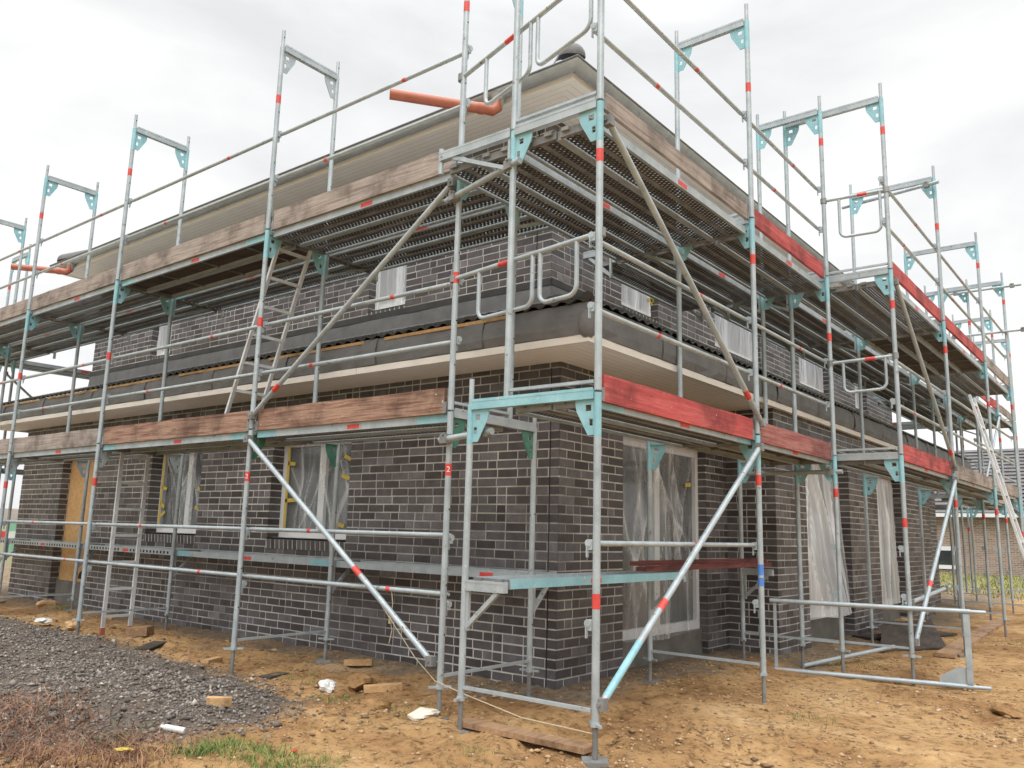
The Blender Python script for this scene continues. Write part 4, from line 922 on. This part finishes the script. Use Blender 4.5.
lump(.35, 7.5, .09, 'insul', 'small yellowish stone on far gravel before left wall', 'stone chunk', 'stone_chunk', (1.3, .8, .6), 7, .04)
lump(-1.14, 1.35, .017, 'red', 'small red plastic bottle top on the foreground sand', 'plastic cap', 'bottle_top', (1.2, .8, .4), 8)
lump(-1.02, 1.36, .022, 'greenbox', 'small green plastic scrap on the foreground sand', 'plastic scrap', 'plastic_scrap', (1.3, .7, .4), 9)
lump(.1, 2.0, .09, 'sand', 'clod of damp sand in front of the left wall', 'sand clod', 'sand_clod', (1.2, .9, .5), 10)
lump(.62, 2.75, .13, 'sand', 'bigger sand clod behind the timber block', 'sand clod', 'sand_clod', (1.2, .9, .5), 11)
lump(9.4, .4, .28, 'insul', 'brown rubble heap beside bay wall on the right', 'rubble', 'rubble_lump', (1.4, .9, .5), 12)
lump(3.9, -1.55, .12, 'sand', 'dark clod of soil at right edge of sand', 'sand clod', 'sand_clod', (1.5, .9, .4), 13)
a, b = Vector((-1.50, 2.19, gh(-1.5, 2.19) + .05)), Vector((-1.41, 2.07, gh(-1.41, 2.07) + .04)); m = MB(); c = (a + b) / 2
m.tube([a - c, a - c + (b - a) * .12, a - c + (b - a) * .2, b - c], [.010, .012, .019, .021], 0, 12); tag(obj('plastic_tube', m.mesh('plastic_tube', ['plasticwhite']), None, c), 'white plastic cartridge lying at gravel edge in foreground', 'plastic tube')
lump(-1.85, 1.95, .03, 'yellow', 'yellow leaf-like scrap among the dead weeds', 'yellow scrap', 'yellow_scrap', (1.6, .8, .3), 14, .04)
m = MB(); pts = [(LX + .06, 2.06, 1.02), (LX + .07, 2.05, .92), (LX + .06, 2.06, .80), (LX + .075, 2.05, .72), (LX + .06, 2.06, .62)]
m.tube([Vector(p) - Vector(pts[0]) for p in pts], .004, 0, 6); m.tube([Vector(pts[2]) - Vector(pts[0]) + Vector((0, 0, .03)), Vector(pts[2]) - Vector(pts[0]) - Vector((0, 0, .03))], [.009, .014], 0, 8)
tag(obj('rope', m.mesh('rope', ['rope']), None, pts[0]), 'knotted beige rope hanging from lower left guard rail', 'rope')
m = MB(); pts = [Vector((LX + .06, 2.3, 1.02)), Vector((LX + .04, 1.75, .55)), Vector((LX, 1.5, .42)), Vector((.02, 1.1, .42))]
m.tube([p - pts[0] for p in pts], .004, 0, 6); tag(obj('string_line', m.mesh('string_line', ['rope']), None, pts[0]), 'slack pale string from left guard rail to corner base jack', 'string')
m = MB(); pts = [Vector((0, 1.06, .42)), Vector((0, .55, .34)), Vector((0, .0, .33))]; m.tube([p - pts[0] for p in pts], .004, 0, 6); tag(obj('string_line', m.mesh('string_line', ['rope']), None, pts[0]), 'pale string stretched low across the corner frame', 'string')

# ------------------------------------------------------------------ gravel, weeds, grass
def rocks(n):
    base = [(0, 0, 1)] + [(math.cos(a) * .95, math.sin(a) * .95, .15 * (-1) ** i) for i, a in enumerate(np.linspace(0, 2 * math.pi, 6)[:-1])] + [(0, 0, -.7)]
    base = np.array(base); F = [(0, 1 + i, 1 + (i + 1) % 5) for i in range(5)] + [(6, 1 + (i + 1) % 5, 1 + i) for i in range(5)]; nb = len(base)
    X = []; 
    while len(X) < n:
        x = rng.uniform(-4.2, .6, n); y = rng.uniform(1.6, 11.5, n); g = gmask(x, y)
        pr = np.where(g > 0, np.clip(.35 + g * 1.1, 0, 1), np.exp(g * 7) * .3)
        pr *= np.clip(3.6 / np.hypot(x + 4.4, y + 2.8), .12, 1) ** 1.1
        pr *= .15 + 1.05 * value_noise(x * 1.3, y * 1.3, 12) * (.5 + value_noise(x * 5, y * 5, 13))
        k = rng.uniform(0, 1, n) < pr; X += list(zip(x[k], y[k]))
    X = np.array(X[:n]); Zg = ground_h(X[:, 0], X[:, 1])
    r = np.exp(rng.normal(math.log(.0076), .48, n)); r = np.clip(r, .0035, .034)
    th = rng.uniform(0, 6.28, n); c, s = np.cos(th), np.sin(th)
    P = base[None] * rng.uniform(.65, 1.25, (n, nb, 1)) * np.stack([r * rng.uniform(.9, 1.6, n), r * rng.uniform(.7, 1.1, n), r * rng.uniform(.5, .95, n)], 1)[:, None, :]
    x = P[..., 0] * c[:, None] - P[..., 1] * s[:, None] + X[:, 0:1]; y = P[..., 0] * s[:, None] + P[..., 1] * c[:, None] + X[:, 1:2]; z = P[..., 2] + (Zg + r * rng.uniform(-.2, .5, n))[:, None]
    co = np.stack([x, y, z], -1).reshape(-1, 3); fc = (np.array(F)[None] + (np.arange(n) * nb)[:, None, None]).reshape(-1, 3)
    return co, fc, np.repeat(np.clip(rng.beta(2, 2.6, n) + .0, .01, 1), len(F))
def raw_mesh(name, co, fc, tone, m):
    k = fc.shape[1]; me = bpy.data.meshes.new(name); me.vertices.add(len(co)); me.vertices.foreach_set('co', co.ravel())
    me.loops.add(fc.size); me.loops.foreach_set('vertex_index', fc.ravel().astype(np.int32)); me.polygons.add(len(fc))
    me.polygons.foreach_set('loop_start', np.arange(0, fc.size, k)); me.polygons.foreach_set('loop_total', np.full(len(fc), k))
    me.materials.append(M[m]); me.update(); me.validate()
    at = me.attributes.new('tone', 'FLOAT', 'FACE'); at.data.foreach_set('value', tone.astype(np.float32)); return me
tag(obj('gravel', raw_mesh('gravel', *rocks(80000), 'gravel')), 'loose grey crushed stone spread in the left foreground', 'gravel', kind='stuff')
def crumbs(n):
    base = np.array([(0, 0, .8), (1, 0, 0), (.2, .9, .1), (-.9, .3, -.05), (-.4, -.9, .08), (.5, -.8, 0), (0, 0, -.7)]); F = [(0, 1, 2), (0, 2, 3), (0, 3, 4), (0, 4, 5), (0, 5, 1), (6, 2, 1), (6, 3, 2), (6, 4, 3), (6, 5, 4), (6, 1, 5)]; nb = 7
    d = np.exp(rng.uniform(math.log(1.6), math.log(15), 5 * n)); a = rng.uniform(-.30, 1.35, 5 * n); x = -4.4 + d * np.cos(a); y = -2.8 + d * np.sin(a)
    k = (gmask(x, y) < .1) & ~((x > 1.62) & (y > 1.42)) & ~((x > 5.2) & (y > .8)) & (rng.uniform(0, 1, 5 * n) < value_noise(x * 1.1, y * 1.1, 41) ** 1.6 * 1.5); X = np.stack([x, y], 1)[k][:n]; n = len(X)
    Zg = ground_h(X[:, 0], X[:, 1]); r = np.clip(np.exp(rng.normal(math.log(.0085), .55, n)), .003, .045); th = rng.uniform(0, 6.28, n); c, s_ = np.cos(th), np.sin(th)
    P = base[None] * rng.uniform(.6, 1.3, (n, nb, 1)) * (r[:, None] * np.stack([rng.uniform(.9, 1.5, n), rng.uniform(.7, 1.1, n), rng.uniform(.5, .9, n)], 1))[:, None, :]
    xx = P[..., 0] * c[:, None] - P[..., 1] * s_[:, None] + X[:, 0:1]; yy = P[..., 0] * s_[:, None] + P[..., 1] * c[:, None] + X[:, 1:2]; zz = P[..., 2] + (Zg + r * .1)[:, None]
    return np.stack([xx, yy, zz], -1).reshape(-1, 3), (np.array(F)[None] + (np.arange(n) * nb)[:, None, None]).reshape(-1, 3), np.repeat(np.clip(rng.beta(2, 2, n), .01, 1), len(F))
M['crumb'] = tone_mat('soil_crumb', [(0, (.12, .068, .034)), (.4, (.27, .165, .08)), (.8, (.42, .27, .14)), (.95, (.5, .38, .25)), (1, (.55, .5, .45))])
tag(obj('soil_crumbs', raw_mesh('soil_crumbs', *crumbs(30000), 'crumb')), 'loose crumbs and clods of sandy soil over the ground', 'soil', kind='stuff')
def blades(spots, hmin, hmax, bend, wd, seed, segs=4):
    r = np.random.default_rng(seed); V_, F_, T_ = [], [], []
    for (x, y) in spots:
        z = gh(x, y) - .01; h = r.uniform(hmin, hmax); a = r.uniform(0, 6.28); b = r.uniform(.2, 1) * bend * h; w = wd * r.uniform(.6, 1.3); t = r.uniform(.03, 1); o = len(V_)
        a2 = a + 1.57; kx, ky = r.normal(0, .12 * h, 2)
        for i in range(segs + 1):
            f = i / segs; ww = w * (1 - f * .85); px = x + math.cos(a) * b * f * f + kx * math.sin(f * 5); py = y + math.sin(a) * b * f * f + ky * math.sin(f * 4); pz = z + h * f * (1 - .35 * bend * f)
            V_.append((px - math.cos(a2) * ww, py - math.sin(a2) * ww, pz)); V_.append((px + math.cos(a2) * ww, py + math.sin(a2) * ww, pz))
        for i in range(segs): F_.append((o + 2 * i, o + 2 * i + 1, o + 2 * i + 3, o + 2 * i + 2)); T_.append(t)
    return np.array(V_), np.array(F_), np.array(T_)
def scatter(cx, cy, rx, ry, n, seed):
    r = np.random.default_rng(seed); return [(cx + rx * r.normal(), cy + ry * r.normal()) for _ in range(n)]
sp = scatter(-2.15, 2.55, .26, .34, 1500, 1) + scatter(-1.95, 3.2, .2, .35, 450, 2) + scatter(-1.72, 2.0, .14, .18, 320, 3) + scatter(-2.1, 1.95, .2, .2, 420, 33)
tag(obj('dead_weeds', raw_mesh('dead_weeds', *blades(sp, .04, .19, 1.4, .0032, 5, 5), 'weed')), 'tangled dry brown weeds in the bottom left corner', 'weeds', kind='stuff')
sp = scatter(-1.42, 1.75, .11, .1, 420, 4) + scatter(-1.38, 1.35, .11, .13, 560, 6) + scatter(-1.22, 1.05, .1, .12, 340, 7) + scatter(-1.7, 2.3, .1, .08, 80, 8) + scatter(.15, 2.45, .1, .1, 70, 9) + scatter(.1, 1.75, .15, .2, 90, 10) + scatter(.5, 3.4, .12, .15, 60, 11) + scatter(2.1, -.5, .15, .12, 50, 12) + scatter(1.35, 10.2, .1, .15, 160, 13) + scatter(5.6, .2, .3, .2, 120, 14) + scatter(9.5, -1., .3, .2, 120, 15) + scatter(-.45, .55, .1, .1, 50, 16)
tag(obj('grass', raw_mesh('grass', *blades(sp, .03, .10, .9, .0032, 6), 'grass')), 'sparse green grass tufts on the sandy foreground', 'grass', kind='stuff')
sp = [(x, y) for x, y in zip(rng.uniform(20, 42, 9000), rng.uniform(-2.5, 11, 9000))]
tag(obj('far_meadow', raw_mesh('far_meadow', *blades(sp, .06, .22, .8, .018, 9), 'meadow')), 'rough yellow green meadow before the neighbouring house', 'meadow', kind='stuff')

# ------------------------------------------------------------------ far surroundings
def nb_mat():
    m, nt, b = mat('tan_brick'); tc = N(nt, 'ShaderNodeTexCoord'); mp = N(nt, 'ShaderNodeMapping'); mp.inputs['Rotation'].default_value = (R(90), 0, R(90))
    sx = N(nt, 'ShaderNodeSeparateXYZ'); cb = N(nt, 'ShaderNodeCombineXYZ'); L(nt, tc.outputs['Object'], sx.inputs[0]); L(nt, sx.outputs[1], cb.inputs[0]); L(nt, sx.outputs[2], cb.inputs[1])
    br = N(nt, 'ShaderNodeTexBrick', Scale=1., **{'Color1': (.20, .13, .095, 1), 'Color2': (.33, .24, .185, 1), 'Mortar': (.42, .36, .31, 1), 'Mortar Size': .012, 'Brick Width': .26, 'Row Height': .085, 'Bias': -.1})
    L(nt, cb.outputs[0], br.inputs['Vector']); L(nt, br.outputs['Color'], b.inputs['Base Color']); b.inputs['Roughness'].default_value = .9; return m
M['nbbrick'] = nb_mat()
M['nbroof'] = noisy('grey_roof_tiles', [(.3, (.07, .068, .072)), (.7, (.15, .14, .145))], 3, .6, stretch=(1, 1, 6))
def flat_house(name, label, x0, x1, y0, y1, h, ridge, wallm, roofm):
    root = bpy.data.objects.new(name, None); COL.objects.link(root); root.location = (x0, (y0 + y1) / 2, 0); tag(root, label, 'house'); off = root.location
    m = MB(); m.box((x0, y0, -.3), (x1, y1, h)); obj('wall', m.mesh('wall', [wallm], off), root)
    e = .5; t = (x1 - x0) / 2 + e; m = MB(); a = [(x0 - e, y0 - e, h), (x1 + e, y0 - e, h), (x1 + e, y1 + e, h), (x0 - e, y1 + e, h), ((x0 + x1) / 2, y0 - e + t, ridge), ((x0 + x1) / 2, y1 + e - t, ridge)]
    k = 18
    m.add(a, [(0, 1, 4), (1, 2, 5, 4), (2, 3, 5), (0, 3, 2, 1)])
    for i in range(k):          # stepped tile courses on the front slope
        f0, f1 = i / k, (i + 1) / k
        def pt(s, f, lift): p = Vector(a[0 if s else 3]).lerp(Vector(a[4 if s else 5]), f); return (p.x - lift * .5, p.y, p.z + lift)
        m.add([pt(1, f0, .06), pt(0, f0, .06), pt(0, f1, .0), pt(1, f1, .0), pt(1, f0, .0), pt(0, f0, .0)], [(0, 1, 2, 3), (4, 5, 1, 0)])
    obj('roof', m.mesh('roof', [roofm], off), root)
    m = MB(); m.box((x0 - e - .02, y0 - e, h - .16), (x0 - e + .01, y1 + e, h + .02)); m.box((x0 - e, y0 - e, h - .05), (x0 - .01, y1 + e, h - .02)); obj('white_eave', m.mesh('white_eave', ['pvc'], off), root)
    return root, off
nh, off = flat_house('neighbouring_house', 'tan brick neighbouring bungalow with grey tiled roof behind the meadow', 42, 52, -9, 14, 2.95, 6.6, 'nbbrick', 'nbroof')
m = MB(); m.box((41.93, 5.7, .25), (41.995, 6.95, 1.35)); w_ = obj('window', m.mesh('window', ['pvc'], off), nh)
m = MB(); m.box((41.92, 5.9, .45), (41.928, 6.75, 1.15)); obj('pane', m.mesh('pane', ['glass'], off), w_)
m = MB()
for a in np.linspace(0, math.pi, 24): pass
prof = [(-260, 0), (-200, 3.2), (-150, 2.2), (-90, 4.2), (-30, 3.2), (20, 4.4), (70, 3.4), (120, 4.2), (190, 2.6), (260, 0)]
xs_ = np.linspace(-260, 260, 90)
for (cy, sc) in ((190, 1.0),):
    hs = [np.interp(x, [p[0] for p in prof], [p[1] for p in prof]) + 1.2 * value_noise(np.array([x * .08]), np.array([0.]), 5)[0] for x in xs_]
    m.grid(lambda i, j: (xs_[int(i)], cy + j * 25 + 0 * i, [-1, hs[int(i)] * .8, hs[int(i)], -1][int(j)]), range(90), range(4))
M['hill'] = noisy('far_hill', [(.3, (.10, .085, .07)), (.7, (.2, .17, .13))], .06, .95)
tag(obj('hills', m.mesh('hills', ['hill'])), 'low brown hills on the far horizon', kind='structure')
root = bpy.data.objects.new('site_container', None); COL.objects.link(root); root.location = (11.6, 37.5, 0); tag(root, 'green site container standing far behind the left end of the house', 'container')
m = MB(); m.box((-.5, -.6, 0), (.5, .6, 1.35)); 
for a in np.arange(-.45, .4, .12): m.box((a, -.63, .1), (a + .06, -.6, 1.3))
obj('container_body', m.mesh('container_body', ['greenbox']), root)
m = MB(); m.box((-.53, -.65, 1.35), (.53, .62, 1.41)); obj('container_roof', m.mesh('container_roof', ['plasticwhite']), root)
root = bpy.data.objects.new('road_barrier', None); COL.objects.link(root); root.location = (9.2, 33, 0); tag(root, 'red and white plank barrier far behind the left house end', 'barrier')
m = MB()
for i, a in enumerate(np.arange(-1.5, 1.5, .3)): m.box((a, -.02, .75), (a + .3, .02, 1.0), i % 2)
obj('barrier_board', m.mesh('barrier_board', ['red', 'plasticwhite']), root)
for a in (-1.3, 1.3): m = MB(); m.box((a - .03, .02, -.1), (a + .03, .08, 1.0)); m.box((a - .1, -.3, -.1), (a + .1, .4, .06)); obj('barrier_leg', m.mesh('barrier_leg', ['galvdark']), root)

# ------------------------------------------------------------------ camera, light, sky
cam = bpy.data.cameras.new('camera'); co_ = bpy.data.objects.new('camera', cam); COL.objects.link(co_); S.camera = co_
cam.sensor_width = 36; cam.lens = 29.100351773096364; cam.clip_end = 3000; cam.clip_start = .05
rot = Matrix([[0.6196169987449678, -0.15390370612092066, -0.7696677361748535], [-0.7844662026847538, -0.08866803680355442, -0.6138002574899805], [0.026221207288023057, 0.9840993997008883, -0.17567247876861566]])
co_.matrix_world = Matrix.Translation((-4.39978, -2.80834, 1.49822)) @ rot.to_4x4()
EL, AZ = R(48), R(-160)         # high soft sun behind the cloud, behind and left of the camera
sun = bpy.data.lights.new('sun', 'SUN'); sun.energy = 1.2; sun.angle = R(35); sun.color = (1, .995, .985)
so = bpy.data.objects.new('sun', sun); COL.objects.link(so)
sd = Vector((math.cos(EL) * -.80, math.cos(EL) * -.60, math.sin(EL))); so.rotation_euler = sd.to_track_quat('Z', 'Y').to_euler(); so.location = (-20, -15, 30)
wd = bpy.data.worlds.new('World'); S.world = wd; wd.use_nodes = True; nt = wd.node_tree; bg = nt.nodes['Background']
sky = N(nt, 'ShaderNodeTexSky', sky_type='NISHITA'); sky.sun_disc = False; sky.sun_elevation = EL; sky.sun_rotation = math.atan2(sd.x, sd.y); sky.dust_density = 3; sky.air_density = 1
hs = N(nt, 'ShaderNodeHueSaturation', Saturation=.05); L(nt, sky.outputs[0], hs.inputs['Color'])
tc = N(nt, 'ShaderNodeTexCoord'); mp = N(nt, 'ShaderNodeMapping'); mp.inputs['Scale'].default_value = (1, 1, 2.6); L(nt, tc.outputs['Generated'], mp.inputs['Vector'])
nz = N(nt, 'ShaderNodeTexNoise', Scale=2.2, Detail=7, Roughness=.55, Distortion=.5); L(nt, mp.outputs[0], nz.inputs['Vector'])
cl = ramp(nt, nz.outputs['Fac'], [(.32, (8.0, 8.1, 8.3)), (.5, (9.4, 9.44, 9.5)), (.6, (10.3, 10.3, 10.3))])
mx = N(nt, 'ShaderNodeMix', data_type='RGBA'); mx.inputs[0].default_value = .85; L(nt, hs.outputs[0], mx.inputs[6]); L(nt, cl.outputs[0], mx.inputs[7])
sz = N(nt, 'ShaderNodeSeparateXYZ'); L(nt, tc.outputs['Generated'], sz.inputs[0])
mr = N(nt, 'ShaderNodeMapRange', interpolation_type='SMOOTHSTEP'); mr.inputs['From Min'].default_value = .52; mr.inputs['From Max'].default_value = 1; mr.inputs['To Min'].default_value = 1; mr.inputs['To Max'].default_value = 4.2; L(nt, sz.outputs[2], mr.inputs['Value'])
sc_ = N(nt, 'ShaderNodeVectorMath', operation='SCALE'); L(nt, mx.outputs[2], sc_.inputs[0]); L(nt, mr.outputs[0], sc_.inputs['Scale'])
L(nt, sc_.outputs[0], bg.inputs['Color']); bg.inputs['Strength'].default_value = .10
S.view_settings.view_transform = 'Standard'; S.view_settings.look = 'None'; S.view_settings.exposure = .18; S.view_settings.gamma = 1
S.render.engine = 'CYCLES'; S.cycles.use_denoising = True; S.cycles.transparent_max_bounces = 24; S.cycles.max_bounces = 10; S.cycles.diffuse_bounces = 6
print('objects', len(bpy.data.objects))
